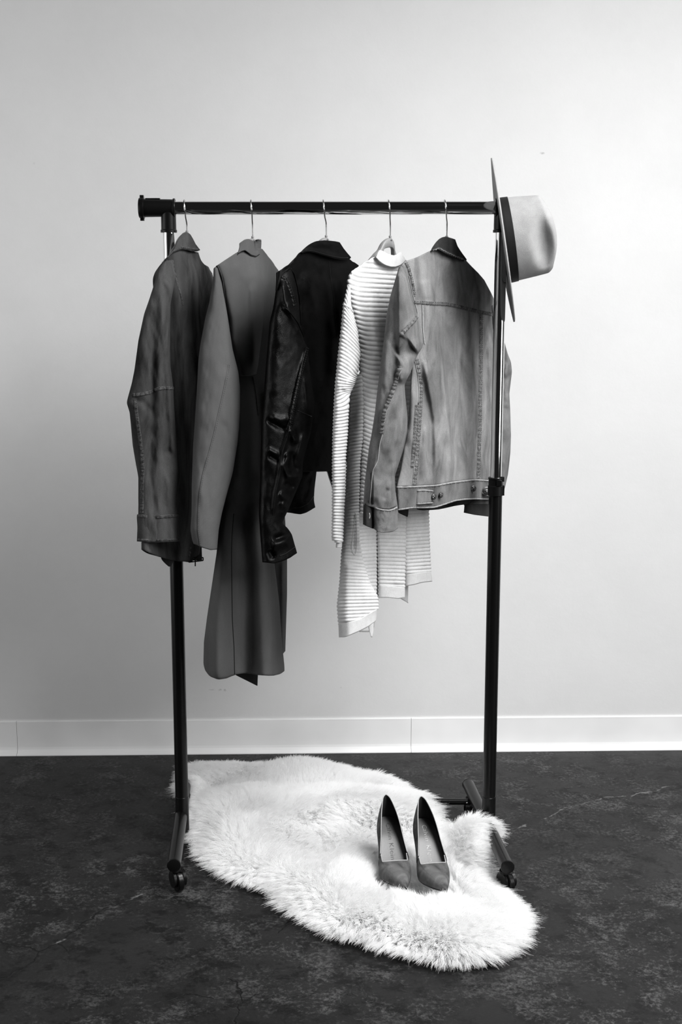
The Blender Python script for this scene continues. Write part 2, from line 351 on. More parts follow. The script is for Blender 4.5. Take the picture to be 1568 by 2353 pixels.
# floor: dark stained concrete with long cracks
def floor_mat():
    t = NT('stained_concrete'); O = t.co.outputs['Object']
    big = t.noise(1.6, 6, .62, None, .8); mid = t.noise(9, 8, .7, None, .5); fine = t.noise(95, 8, .8); spk = t.noise(330, 2, .5)
    base = t.ramp(big, [(.32, .006), (.5, .011), (.68, .018)])
    wear = t.math('MULTIPLY', t.math('SUBTRACT', t.math('ADD', t.math('MULTIPLY', mid, .5), t.math('MULTIPLY', fine, .6)), .555), 7.5, clamp=True)
    wear = t.math('MULTIPLY', wear, t.ramp(t.noise(1.3, 3, .5, t.mapping((1, 1.4, 1), (0, 0, .4))), [(.36, .2), (.52, 1)]))
    c = t.mix('MIX', wear, base, .09)
    dk = t.ramp(t.math('ADD', t.math('MULTIPLY', t.noise(14, 7, .72, t.mapping((1, 1.3, 1), (0, 0, 1))), .8), t.math('MULTIPLY', fine, .2)), [(.42, .12), (.5, 1)])
    c = t.mix('MULTIPLY', .85, c, dk)
    c = t.mix('MIX', t.ramp(spk, [(.72, 0), (.82, .55)]), c, .13)
    # cracks: real lines laid in the floor's own coordinates
    wob = t.n('TexNoise'); wob.inputs['Scale'].default_value = 22; wob.inputs['Detail'].default_value = 4; t.l(O, wob.inputs['Vector'])
    ws = t.n('VectorMath', operation='SCALE'); t.l(wob.outputs['Color'], ws.inputs[0]); ws.inputs['Scale'].default_value = .05
    pw = t.n('VectorMath', operation='ADD'); t.l(O, pw.inputs[0]); t.l(ws.outputs[0], pw.inputs[1]); fl = t.n('VectorMath', operation='MULTIPLY'); t.l(pw.outputs[0], fl.inputs[0]); fl.inputs[1].default_value = (1, 1, 0)
    def dist(lines, wid):
        md = None
        for ln in lines:
            q = [Vector(PZ(x, y, 0)) + Vector((.025, .025, 0)) for x, y in ln]
            for a, b in zip(q, q[1:]):
                ba = b-a; ba.z = 0; a = Vector((a.x, a.y, 0))
                pa = t.n('VectorMath', operation='SUBTRACT'); t.l(fl.outputs[0], pa.inputs[0]); pa.inputs[1].default_value = a
                dt = t.n('VectorMath', operation='DOT_PRODUCT'); t.l(pa.outputs[0], dt.inputs[0]); dt.inputs[1].default_value = ba/ba.length_squared
                h = t.math('MULTIPLY', dt.outputs['Value'], 1.0, clamp=True)
                sc = t.n('VectorMath', operation='SCALE'); sc.inputs[0].default_value = ba; t.l(h, sc.inputs['Scale'])
                sb = t.n('VectorMath', operation='DISTANCE'); t.l(pa.outputs[0], sb.inputs[0]); t.l(sc.outputs[0], sb.inputs[1])
                md = sb.outputs['Value'] if md is None else t.math('MINIMUM', md, sb.outputs['Value'])
        return t.math('SUBTRACT', 1, t.math('DIVIDE', md, wid), clamp=True)
    dark = dist([[(0, 2252), (50, 2228), (95, 2186), (130, 2165), (180, 2133), (215, 2110), (225, 2095), (280, 2072), (325, 2056)],
                 [(0, 2162), (60, 2180), (95, 2186)], [(120, 2165), (165, 2187), (215, 2165)],
                 [(533, 2250), (553, 2300), (540, 2353)], [(385, 2300), (430, 2287), (490, 2292)], [(553, 2300), (610, 2282)], [(700, 2050), (690, 2100), (640, 2140)]], .0035)
    lite = dist([[(1170, 1922), (1185, 1903), (1205, 1892)], [(1250, 1880), (1300, 1857), (1370, 1840), (1390, 1832), (1460, 1828), (1535, 1808)], [(250, 2085), (300, 2062), (330, 2054)], [(120, 2168), (150, 2155)]], .0045)
    c = t.mix('MIX', t.math('MULTIPLY', dark, 2.0, clamp=True), c, .002)
    c = t.mix('MIX', t.math('MULTIPLY', t.math('MULTIPLY', lite, 2), t.ramp(t.noise(45, 4), [(.42, 0), (.6, .9)]), clamp=True), c, .11)
    hgt = t.math('SUBTRACT', t.math('MULTIPLY', fine, .4), dark)
    rg = t.n('MapRange'); t.l(mid, rg.inputs[0]); rg.inputs[1].default_value = .3; rg.inputs[2].default_value = .7; rg.inputs[3].default_value = .42; rg.inputs[4].default_value = .62
    return t.done(c, rg.outputs[0], 0, .2, t.bump(hgt, .6, .002))
M['floor'] = floor_mat()
f = mesh('floor', [(X0, -4.2, 0), (X1, -4.2, 0), (X1, wy(X1)+.1, 0), (X0, wy(X0)+.1, 0), (X0, -4.2, -.1), (X1, -4.2, -.1), (X1, wy(X1)+.1, -.1), (X0, wy(X0)+.1, -.1)],
         [(0, 1, 2, 3), (7, 6, 5, 4), (0, 4, 5, 1), (1, 5, 6, 2), (2, 6, 7, 3), (3, 7, 4, 0)], M['floor'], smooth=False); tag(f, 'dark mottled concrete floor with cracks', kind='structure')
# vinyl cove base in lengths that meet at thin joints
M['base'] = plain('vinyl_cove_base', .88, .5, spec=.4, scale=3)
bb = bpy.data.objects.new('baseboard_back', None); link(bb); tag(bb, 'pale cove base running along the foot of the wall', kind='structure')
prof = [(0, .1115), (.0042, .1115), (.0052, .109), (.0050, .104), (.0046, .05), (.0048, .024), (.0062, .016), (.0105, .009), (.0175, .0045), (.022, .0025), (.022, 0), (0, 0)]
cuts = [X0, -1.046, .228, 1.85, X1]
for a, b_ in zip(cuts, cuts[1:]):
    Vv = []
    for x in (a+.0006, b_-.0006):
        for (d, z) in prof: Vv.append((x, wy(x)-d, z))
    n = len(prof); Fc = [(i, (i+1) % n, n+(i+1) % n, n+i) for i in range(n)]+[tuple(range(n)), tuple(range(2*n-1, n-1, -1))]
    o = mesh('baseboard_panel', Vv, Fc, M['base'], bb, smooth=False)

# ------------------------------------------------------------------ clothes rack
BZ = float(P(784, 478, 0)[2]); XL, XR = -.429, .399
rack = thing('clothes_rack', 'black and chrome rolling clothes rack with a single top bar', 'clothes rack', (-.015, 0, 0))
MB().tube([(XL-.02, 0, BZ), (XR+.02, 0, BZ)], .0166, 40).build('top_bar', M['chrome'], rack, sharp=True)
def connector(xp, s):
    """T-shaped plastic joint; s = +1 when its free end points left"""
    b = MB(); x0 = xp+.017*s; x1 = xp-.062*s
    b.lathe([(0, .0185), (0, .0232), (.004, .0236), (.006, .021), (.012, .0212), (.07, .0222), (.079, .0222)], (x0, 0, BZ), (-s, 0, 0), 36)
    b.lathe([(0, .0185), (.02, .0186), (.050, .0188), (.052, .0205), (.0575, .0205), (.058, .017)], (xp, 0, BZ-.002), (0, 0, -1), 36)
    o = b.build('connector', M['black'], rack, sharp=True)
    c = MB().lathe([(0, .0228), (.001, .0262), (.008, .0266), (.013, .024), (.0145, .0)], (x1+.003*s, 0, BZ), (-s, 0, 0), 36)
    for g in ((1, -1) if s > 0 else ()): c.box((x1-.003*s, 0, BZ+g*.0275), (.0045, .006, .0035))
    if s > 0: c.box((x1+.024*s, 0, BZ+.0225), (.018, .006, .0012))
    c.build('end_cap', M['black'], o, sharp=True)
connector(XL, 1); connector(XR, -1)
for xp, ctop in ((XL, 1140), (XR, 1097)):
    zc = float(P(1143, ctop, 0)[2]); zt = BZ-.05
    MB().tube([(xp, 0, zt), (xp, 0, zc-.06)], .0146, 40).build('chrome_post', M['chrome'], rack, sharp=True)
    MB().tube([(xp, 0, zc-.03), (xp, 0, .07)], .0174, 40).build('black_post', M['blackmetal'], rack, sharp=True)
    o = MB().lathe([(0, .0155), (0, .0196), (.0035, .0198), (.004, .0186), (.020, .0186), (.0215, .0202), (.046, .0204), (.0475, .0178)], (xp, 0, zc), (0, 0, -1), 40).box((xp+.0175, -.004, zc-.004), (.003, .005, .006)).build('lock_collar', M['black'], rack, sharp=True)
    MB().box((xp+.006, -.0193, zc-.012), (.0068, .0022, .0078)).box((xp+.0195, -.003, zc-.033), (.0022, .007, .013)).build('clip', M['blackmetal'], o, sharp=True, bevel=.0008)
    zj = float(P(1121, 1829, 0)[2])
    MB().lathe([(0, .0174), (.0008, .0181), (.003, .0181), (.1, .0181)], (xp, 0, zj), (0, 0, -1), 40).build('post_sleeve', M['blackmetal'], rack, sharp=True)
    tip = P(1086, 1869, -.0181) if xp > 0 else None
FZ = .086
def foot(xf, yf, xr, yr):
    a, b = Vector((xf, yf, FZ)), Vector((xr, yr, FZ)); d = (b-a).normalized()
    o = MB().tube([a, b], .0168, 32).build('foot_tube', M['blackmetal'], rack, sharp=True)
    for q, s in ((a, -1), (b, 1)):
        MB().lathe([(0, .0172), (.003, .0176), (.006, .0165), (.0072, .012), (.0075, .0)], q, d*s, 32).build('end_cap', M['black'], o, sharp=True)
    for q, s, rz in ((a+d*.03, 1, .5), (b-d*.035, -1, -.6)):
        c = MB().lathe([(0, .009), (.012, .009), (.012, .013), (.018, .014)], q+Vector((0, 0, -.012)), (0, 0, -1), 20)
        cc = q+Vector((.006, .004, -.058)); ax = Vector((math.cos(rz), math.sin(rz), 0))
        for g in (-1, 1): c.lathe([(-.0035, .001), (-.0035, .0205), (.0035, .0215), (.0045, .018), (.0045, .001)], cc+ax*g*.0125+Vector((0, 0, .006)), ax*g, 28)
        c.box(cc+Vector((0, 0, .022)), (.012, .012, .007))
        k = c.build('caster', M['black'], rack, sharp=True)
        MB().lathe([(-.0075, .004), (-.0075, .026), (-.005, .028), (.005, .028), (.0075, .026), (.0075, .004)], cc, ax, 32).build('wheel', M['blackmetal'], k, sharp=True)
pf = P(400, 1985, -.30); pr_ = P(1165, 1997, -.30); pb = P(1077, 1797, .215)
foot(float(pf[0]), -.30, -.446, .215); foot(float(pr_[0]), -.31, float(pb[0]), .215)
MB().tube([(-.436, .125, .072), (.372, .125, .072)], .0088, 24).build('cross_bar', M['blackmetal'], rack, sharp=True)
for xx in (-.432, .378):
    MB().box((xx, .125, .068), (.013, .015, .013)).box((xx, .125, .085), (.010, .012, .008)).build('bracket', M['black'], rack, sharp=True, bevel=.003)
bt = MB().lathe([(0, .0028), (.0014, .0024), (.002, 0)], (.352, .1162, .072), (0, -1, 0), 12).build('bolt', M['steel'], rack)

# ------------------------------------------------------------------ hangers
# (hook px, neck px, neck py, shoulder slope of the arms in depth per px, body visible)
HG = [(426, 430, 535, .0026, 44, 'chrome hook hanger holding the washed cotton jacket, nearest the left post'),
      (579, 581, 548, .0021, 68, 'chrome hook hanger holding the long suede coat'),
      (745, 750, 546, .0021, 58, 'chrome hook hanger with pale top under the black leather jacket'),
      (895, 897, 547, .0020, 72, 'grey arched hanger showing above the cream cardigan collar'),
      (1024, 1027, 547, .00185, 92, 'chrome hook hanger holding the faded denim jacket, nearest the hat')]
def hanger(hx, nx, ny, k, wl, label):
    n = P(nx, ny, 0); r = thing('hanger', label, 'hanger', (n[0], 0, n[2]), 'hangers on the top bar')
    le = P(nx-wl, ny, -k*wl); d = np.array([n[0]-le[0], -le[1], 0]); LH = float(np.linalg.norm(d)); d /= LH   # direction and half length of the arms
    e = np.array([d[1]*.35, -1, 0])  # the hook loops over the bar front to back
    top = np.array([P(hx, 478, 0)[0], 0, BZ]); rr = .0196; pts = []
    for a in np.linspace(200, -45, 30):
        a = R(a); pts.append(top+np.array([.004*math.sin(a*1.1), 0, 0])+rr*(math.cos(a)*np.array([.12, -1, 0])+math.sin(a)*np.array([0, 0, 1.])))
    pts = pts[::-1] if False else pts
    # the open tip is behind the bar, the shank comes down in front and bends to the centre line
    pts = [top+np.array([s_[0], s_[1], s_[2]]) for s_ in [(math.sin(t)*.002, -rr*math.cos(t), rr*math.sin(t)) for t in np.linspace(R(215), R(-25), 34)]]
    pts = [p for p in pts]
    end = pts[-1]; neck = np.array([n[0], 0, n[2]]); bend = np.array([neck[0]+.0002, -.003, BZ-.0375])
    lo = np.array([end[0]-.0015, -.0175, BZ-.0135])
    pts2 = pts[::-1] if pts[0][1] < pts[-1][1] else pts
    # order: back tip -> over the top -> front -> down
    arc = [top+np.array([-.0022*math.sin(t), -rr*math.cos(t), rr*math.sin(t)]) for t in np.linspace(R(200), R(-40), 34)]
    arc += [top+np.array([.0012, -.0125, -.022]), bend+np.array([-.0006, -.002, .006]), bend, neck+np.array([0, 0, .02]), neck-np.array([0, 0, .004])]
    arc = np.array(arc); g = np.linspace(0, len(arc)-1, 90); arc = np.stack([np.interp(g, range(len(arc)), arc[:, i]) for i in range(3)], 1)
    ker = np.array([.25, .5, .25])
    for _ in range(3): arc[1:-1] = .25*arc[:-2]+.5*arc[1:-1]+.25*arc[2:]
    MB().tube(arc, .0017, 10).build('hook', M['steel'], r)
    MB().lathe([(0, .0022), (.0015, .0036), (.004, .0034), (.006, .0028), (.012, .006)], neck+np.array([0, 0, .006]), (0, 0, -1), 20).build('ferrule', M['plastic'], r)
    # moulded body: arch with a hole under the hook, then sloping arms
    s = np.linspace(-.9, .72, 61); A = np.abs(s)*LH
    ztop = np.where(A < .038, -.044*(1-np.sqrt(np.maximum(0, 1-(A/.041)**2))), 0); z052 = -.044*(1-math.sqrt(1-(.038/.041)**2))
    ztop = np.where(A < .038, ztop, z052-(A-.038)/(LH-.038)*.090)
    th = np.where(A < .03, .018+.2*A, np.where(A < .06, .024, .024-.05*(A-.06)))
    hole = -.023-.012*(1-np.sqrt(np.maximum(0, 1-(np.minimum(A, .031)/.032)**2)))
    zbot = np.where(A < .030, hole, ztop-np.maximum(.014, th)); zbot = np.minimum(zbot, ztop-.014)
    Vv = []; nrm = np.array([-d[1], d[0], 0])
    for i in range(61):
        c = neck+d*s[i]*LH+nrm*(.012*min(1, A[i]/.05)+.022*s[i]**2); w_ = .0042+.004*min(1, A[i]/.1)
        for a, zz in ((-w_, ztop[i]-.002), (-w_*.5, ztop[i]), (w_*.5, ztop[i]), (w_, ztop[i]-.002), (w_, zbot[i]+.002), (w_*.5, zbot[i]), (-w_*.5, zbot[i]), (-w_, zbot[i]+.002)):
            Vv.append(c+nrm*a+np.array([0, 0, zz]))
    mesh('shoulder_arms', Vv, grid_faces(61, 8, wrap=True)+[tuple(range(8)), tuple(range(60*8+7, 60*8-1, -1))], M['plastic'], r)
for h in HG: hanger(*h)

# ------------------------------------------------------------------ hat hung over the end of the bar
hat = thing('hat', 'pale felt fedora with black ribbon hung over the right end of the rack', 'hat', tuple(P(1160, 553, 0)))
HC = P(1159, 553, 0); Pu = np.array([-.161, 0, .987]); bt_ = R(6.6)
Rn = np.array([-math.sin(bt_), -math.cos(bt_), 0]); Ax = np.cross(Rn, Pu); Ax = Ax if Ax[0] > 0 else -Ax; Ax /= np.linalg.norm(Ax); Rn = np.cross(Pu, Ax); Rn = Rn if Rn[1] < 0 else -Rn
def hp(p, r, q): return HC+p[..., None]*Pu+r[..., None]*Rn+q[..., None]*Ax
ph = np.linspace(0, 2*math.pi, 145)[:-1]
# brim
rows = []
PRF = [(.50, -.002), (.56, .0002), (.7, .001), (.85, .0008), (.97, .0016), (1, .0003), (1, -.0034), (.85, -.0034), (.7, -.0034), (.53, -.0045)]
for k_, q_ in PRF:
    p_ = .2025*k_*np.cos(ph)+(.0 if k_ > .6 else 0); r_ = .178*k_*np.sin(ph)
    bend = -.012*(np.cos(ph)**4)*(k_**3)*(np.where(np.cos(ph) > 0, .1, .1))+.010*np.sin(ph*1)**2*k_**3*-1*(np.sin(ph) < 0)
    rows.append(hp(p_, r_, q_+bend))
mesh('brim', np.concatenate(rows), grid_faces(len(rows), 144, wrap=True), M['felt'], hat)
# crown: walls then rounded top, pinched on both sides and creased
def crown(s0, s1, off, n):
    out = []
    for s in np.linspace(s0, s1, n):
        if s < .72: q = .134*s/.72*.80; rho = 1-.07*(s/.72)**1.5
        else:
            a = (s-.72)/.28*math.pi/2; q = .134*.80+.0265*math.sin(a); rho = .93*(math.cos(a)**.7 if a < math.pi/2-1e-6 else 0)
        p = (.1035+off)*rho*np.cos(ph); r = (.084+off)*rho*np.sin(ph)
        # front (towards the floor) stands lower and straighter, back is rounder
        q2 = q*(1-.11*(np.cos(ph)*rho)**2-.03*np.clip(np.cos(ph)*rho, 0, 1)**3)-.003
        if s > .5:
            p = p-.004*(1-rho)*np.ones_like(p)
        P0 = hp(p, r, q2+0*p)
        for sg in (1, -1):   # side pinches
            d = np.sqrt(((p+.032)/.056)**2+((q2-.096)/.024)**2)
            w_ = np.exp(-d**2.6)*(np.sign(r) == sg)*np.clip(np.abs(r)/.05, 0, 1); P0 = P0-sg*Rn*(.032*w_)[:, None]
        tc = np.exp(-((r)/.022)**2)*np.clip((q2-.10)/.02, 0, 1)*np.clip((.085-np.abs(p))/.03, 0, 1); P0 = P0-Ax*(.020*tc)[:, None]
        out.append(P0)
    return np.concatenate(out)
mesh('crown', crown(0.0, 1, 0, 60), grid_faces(60, 144, wrap=True), M['felt'], hat, solid=.002)
def bandrow(q, off):
    rho = 1-.07*(q/.134/.8)**1.5; return hp((.1035+off)*rho*np.cos(ph), (.084+off)*rho*np.sin(ph), q*(1-.11*(np.cos(ph)*rho)**2)-.003)
bw = [(.001, .0006), (.001, .0018), (.012, .0021), (.0285, .0018), (.0285, .0004)]
mesh('hat_band', np.concatenate([bandrow(*b) for b in bw]), grid_faces(len(bw), 144, wrap=True), M['ribbon'], hat, smooth=False)

# ------------------------------------------------------------------ garments
def plane(xg, k, off=0, ky=0, y0=700, lo=-9, hi=9):
    return lambda x, y: np.clip(k*(x-xg), lo, hi)+off+ky*(np.asarray(y)-y0)
def base(px, py): p = P(px, py, 0); return (float(p[0]), 0, float(p[2]))

# ---- 1. washed cotton jacket, far left
g = thing('cotton_jacket', 'dark grey washed cotton jacket with folded collar, first on the left of the rack', 'jacket', base(400, 1290))
b1 = piece('body', g, M['cotton'], [(376, 600), (366, 700), (352, 900), (336, 1150), (326, 1245), (324, 1300)], [(456, 575), (464, 601), (478, 614), (490, 640), (494, 760), (486, 1000), (474, 1200), (462, 1300)],
      [(376, 604), (395, 580), (418, 572), (456, 580)], [(325, 1262), (364, 1279), (410, 1290), (433, 1291), (462, 1272)], plane(427, .0026), [(575, .034), (640, .05), (900, .06), (1290, .06)], 90, 150,
      folds=[([(440, 590), (452, 700), (462, 860), (468, 1000)], .016, 9), ([(425, 590), (436, 660), (440, 760), (437, 900)], -.010, 8), ([(412, 640), (432, 720), (447, 800), (470, 900)], .014, 10),
             ([(398, 620), (405, 700), (420, 800), (424, 1000)], .010, 8), ([(455, 600), (474, 680), (480, 800)], -.012, 7), ([(420, 600), (430, 640), (428, 700)], .007, 5), ([(405, 1000), (430, 1150), (440, 1280)], .012, 12), ([(470, 860), (455, 1000), (446, 1200)], -.014, 10)], wr=(.006, 22, 60))
piece('sleeve', g, M['cotton'], [(460, 595), (458, 1100)], [(466, 600), (480, 612), (490, 628), (500, 720), (494, 1000), (488, 1100)], [(460, 603), (478, 613), (488, 628)], 1100, plane(427, .0026, .03), .02, 24, 60, wr=(.004, 12, 40))
c1 = piece('collar', g, M['cotton'], [(372, 560), (372, 612)], [(460, 560), (460, 612)], [(372, 603), (386, 589), (402, 570), (414, 545), (421, 536), (428, 533), (434, 535), (441, 546), (449, 562), (460, 574)], [(372, 605), (383, 593), (395, 583), (406, 577), (418, 573), (430, 575), (441, 578), (452, 578), (460, 575)],
      plane(427, .0026, -.020), .022, 60, 24, folds=[([(374, 604), (395, 580), (418, 570), (440, 574), (459, 573)], .006, 4, 0)], wr=(.0015, 20, 20), usig=.012)
seam(c1, [(378, 597), (395, 578), (418, 568), (440, 572), (454, 573)], 4, M['cotton_seam'], g, M['thread_dk'], rows=(.2,))
o = piece('lapel', g, M['cotton_dk'], [(386, 590), (370, 606), (356, 625), (351, 640), (352, 662)], [(392, 590), (378, 608), (366, 632), (360, 662)], [(386, 590), (392, 592)], [(352, 660), (361, 650)], plane(427, .0026, .03), .008, 10, 30, wr=None, solid=.001)
s1 = piece('sleeve', g, M['cotton'], [(374, 603), (366, 612), (353, 655), (342, 690), (331, 721), (318, 782), (309, 850), (303, 880), (293, 917), (291, 926), (298, 947), (305, 1023), (313, 1070), (318, 1095), (318, 1181), (316, 1190), (316, 1243)],
      [(396, 597), (404, 630), (400, 660), (392, 700), (391, 760), (392, 841), (399, 894), (400, 924), (406, 1013), (414, 1097), (410, 1130), (407, 1153), (409, 1184), (413, 1243)],
      [(374, 604), (384, 598), (396, 600)], [(316, 1244), (350, 1246), (413, 1243)], plane(375, .0006, -.215), [(600, .015), (660, .034), (900, .045), (1240, .045)], 70, 170,
      folds=[([(366, 640), (372, 720), (388, 860), (396, 1000), (406, 1100)], .012, 9, .15), ([(352, 700), (348, 860), (345, 1000), (350, 1200)], -.011, 13, .1), ([(366, 740), (366, 900), (368, 1100)], .007, 10), ([(300, 915), (330, 925), (352, 950)], -.006, 8), ([(372, 640), (390, 660), (396, 700)], .006, 6), ([(378, 1030), (398, 1045), (405, 1060)], -.005, 7), ([(384, 1080), (392, 1150), (400, 1200)], .007, 8), ([(395, 960), (383, 1040), (372, 1100)], -.004, 7)], wr=(.0035, 22, 60), esig=3.5)
seam(s1, [(306, 908), (325, 906), (344, 902), (364, 893), (380, 891), (398, 892)], 8, M['cotton_seam'], g, M['thread_dk'])
seam(s1, [(310, 916), (314, 950), (319, 988), (326, 1039), (328, 1080), (327, 1115), (326, 1178)], 8, M['cotton_seam'], g, M['thread_dk'])
seam(b1, [(377, 603), (396, 598), (400, 620), (407, 650), (414, 672), (420, 700)], 3, M['cotton_seam'], g, None, pucker=.0005)
cu = piece('cuff', g, M['cotton'], [(315.5, 1180), (314, 1184), (316, 1210), (314.5, 1245)], [(410.5, 1180), (411, 1188), (409, 1210), (414, 1245)], [(315, 1182), (360, 1184), (411, 1181)], [(314.5, 1244), (350, 1247), (414, 1244)], plane(375, .0006, -.2175), .047, 60, 26,
       folds=[([(348, 1180), (350, 1245)], -.011, 13, 0), ([(393, 1180), (398, 1245)], .006, 8, 0)], wr=(.001, 20, 30))
seam(cu, [(317, 1186), (360, 1188), (409, 1185)], 7, M['cotton_seam'], g, M['thread_dk'])
seam(cu, [(317, 1240), (360, 1242), (411, 1239)], 5, M['cotton_seam'], g, M['thread_dk'], rows=(.3,))
h1 = piece('hem_band', g, M['cotton'], [(325, 1240), (325, 1270)], [(443, 1230), (443, 1292)], [(325, 1246), (380, 1242), (443, 1236)], [(325, 1263), (340, 1272), (364, 1279), (400, 1287), (433, 1292), (443, 1290)], plane(400, .0022, -.085), .03, 50, 20, wr=(.003, 15, 15))
seam(h1, [(327, 1259), (364, 1273), (400, 1281), (435, 1286)], 4, M['cotton_seam'], g, M['thread_dk'], rows=(0,))
seam(h1, [(436, 1240), (437, 1262), (433, 1288)], 4, M['cotton_seam'], g, None)
piece('tab', g, M['cotton'], [(369, 1275), (369, 1284), (381, 1297), (389, 1303)], [(401, 1275), (399, 1290), (392, 1303)], 1277, 1302, plane(400, .0016, -.05), .004, 14, 14, wr=None, solid=.001)
piece('belt_strap', g, M['cotton_dk'], [(433, 1240), (433, 1292)], [(463, 1240), (465, 1290)], 1246, 1288, plane(400, .0016, -.03), .010, 20, 24, wr=(.002, 10, 10))
bk = MB(); 
for (a, b_) in (((432, 1283), (467, 1281)), ((467, 1281), (467, 1288)), ((467, 1288), (434, 1292)), ((434, 1292), (432, 1283)), ((449, 1283), (449, 1301))): bk.tube([P(*a, .005), P(*b_, .005)], .0016, 8)
bk.build('buckle', M['black'], g)

# ---- 2. long suede coat with storm flap
g = thing('suede_coat', 'long grey suede coat with stand collar and back storm flap, knee length', 'coat', base(570, 1560))
b2 = piece('body', g, M['suede'], [(496, 610), (503, 700), (515, 850), (520, 1000), (512, 1120), (502, 1217), (498, 1270), (487, 1345), (476, 1419), (469, 1476), (468, 1526), (472, 1541), (481, 1554), (490, 1562)],
      [(600, 570), (622, 596), (641, 622), (650, 700), (640, 900), (628, 1150), (631, 1296), (642, 1386), (648, 1479), (653, 1530), (653, 1560)],
      [(496, 612), (522, 597), (545, 582), (575, 566), (601, 570), (622, 597), (641, 623)], [(472, 1541), (481, 1554), (502, 1562), (524, 1558), (539, 1550), (562, 1547), (593, 1551), (627, 1553), (645, 1549), (654, 1542)],
      lambda x, y: np.interp(y, [600, 900, 1250, 1560], [.0019, .0017, .0006, .0003])*(x-570), [(575, .03), (650, .045), (860, .030), (950, .04), (1100, .065), (1550, .075)], 110, 200,
      folds=[([(520, 1150), (506, 1300), (500, 1430), (498, 1600)], .030, 17, .12), ([(545, 1150), (560, 1300), (564, 1600)], -.024, 20, .12), ([(585, 1150), (604, 1300), (612, 1600)], .034, 20, .12), ([(628, 1250), (646, 1600)], -.006, 12, .1), ([(545, 860), (548, 1000), (540, 1160)], .012, 14, .2), ([(590, 870), (600, 980), (600, 1100)], -.02, 14, .2)], wr=(.003, 50, 160), esig=3)
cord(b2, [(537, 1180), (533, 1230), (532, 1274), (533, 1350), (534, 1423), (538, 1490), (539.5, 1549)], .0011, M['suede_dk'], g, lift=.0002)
cord(b2, [(581, 866), (587, 900), (593, 955)], .0008, M['suede'], g, lift=.0012)
piece('front_panel', g, M['suede'], [(590, 800), (600, 1100), (612, 1270), (620, 1400), (640, 1500), (645, 1504)], [(640, 800), (650, 1100), (660, 1270), (660, 1367), (657, 1461), (656, 1496)], 810, [(640, 1506), (650, 1503), (656, 1496)], lambda x, y: np.interp(y, [800, 1250, 1560], [.0012, .0008, .0006])*(x-570)+np.interp(y, [800, 1200, 1560], [.03, .055, .065]), .03, 40, 90, folds=[([(650, 1290), (650, 1400), (650, 1490)], .01, 6, .05)], wr=(.002, 30, 90))
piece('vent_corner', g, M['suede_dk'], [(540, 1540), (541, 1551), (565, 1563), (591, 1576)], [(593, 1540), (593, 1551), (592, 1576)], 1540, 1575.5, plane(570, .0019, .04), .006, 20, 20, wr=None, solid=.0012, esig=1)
cp = piece('storm_flap', g, M['suede'], [(497, 609), (505, 630), (510, 645), (517, 688), (527, 739), (530, 782), (548, 864)], [(601, 574), (604, 590), (618, 640), (611, 720), (603, 780), (591, 862)],
      [(498, 611), (510, 603), (522, 595), (545, 580), (570, 568), (601, 572)], [(548, 864), (570, 864), (591, 861)], plane(570, .0019, -.012), [(575, .02), (640, .05), (760, .065), (860, .055)], 70, 110,
      folds=[([(580, 640), (583, 740), (587, 860)], .016, 10, .15), ([(566, 640), (562, 760), (566, 862)], -.006, 12, .2), ([(540, 600), (560, 630), (590, 650)], .006, 14)], wr=(.002, 40, 60), esig=3)
piece('shoulder', g, M['suede'], [(598, 575), (606, 640), (600, 760)], [(601, 572), (622, 596), (640, 620), (648, 690), (640, 760)], [(598, 577), (601, 574), (622, 597), (640, 621)], 760, plane(570, .0022, -.008), .03, 40, 50, wr=(.003, 25, 40))
c2 = piece('collar', g, M['suede'], [(563, 545), (552, 563), (545, 586)], [(601, 545), (601, 560), (599, 590)], [(550, 560), (556, 556), (563, 551), (570, 549), (577, 551), (584, 554), (590, 553), (601, 552)], [(545, 585), (555, 578), (563, 575), (570, 580), (577, 587), (589, 591), (599, 584)],
       plane(572, .0022, -.024), .016, 50, 30, folds=[([(590, 560), (592, 575)], -.008, 5, 0)], wr=None, usig=.015, esig=2)
cord(c2, [(547, 583), (556, 577), (563, 575), (570, 580), (578, 586), (589, 589), (597, 584)], .0009, M['suede_dk'], g)
MB().tube([P(588, 553, -.012), P(594, 551.5, -.014), P(600, 552.5, -.012)], .0024, 10).build('collar_edge', M['suede'], g)
s2 = piece('sleeve', g, M['suede'], [(491, 615), (490, 640), (487, 660), (481, 695), (472, 730), (466, 762), (460, 795), (456, 828), (452, 905), (449, 950), (444, 1026), (442, 1115), (444, 1180), (444, 1217), (450, 1240), (458, 1256)],
      [(499, 612), (508, 645), (517, 690), (524, 730), (529, 764), (535, 803), (548, 854), (552, 892), (552, 937), (550, 980), (547, 1013), (535, 1087), (520, 1141), (510, 1180), (503, 1217), (501, 1240), (499, 1263)],
      [(491, 617), (495, 613), (500, 616)], [(445, 1250), (456, 1254), (466, 1259), (484, 1264), (499, 1263)], plane(500, .0007, -.215), [(612, .012), (680, .038), (950, .05), (1260, .04)], 80, 180,
      folds=[([(526, 840), (512, 905), (499, 962), (484, 1026), (466, 1090), (457, 1166)], .006, 10, .1, 1), ([(512, 960), (525, 1000), (528, 1050)], -.004, 9)], wr=(.003, 35, 80), esig=4)
seam(s2, [(525, 838), (519, 872), (512, 905), (499, 962), (492, 994), (484, 1026), (466, 1090), (459, 1130), (456, 1166), (455, 1217), (458, 1240), (460, 1252)], 2.4, M['suede'], g, M['thread_dk'], rows=(-1.2,), h=.0008, pucker=.0002)
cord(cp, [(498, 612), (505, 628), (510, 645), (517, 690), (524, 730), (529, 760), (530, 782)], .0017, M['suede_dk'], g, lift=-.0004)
cord(cp, [(501, 611), (508, 626), (513, 645), (519, 690), (526, 728), (530, 752)], .0011, M['suede'], g, lift=.0008)

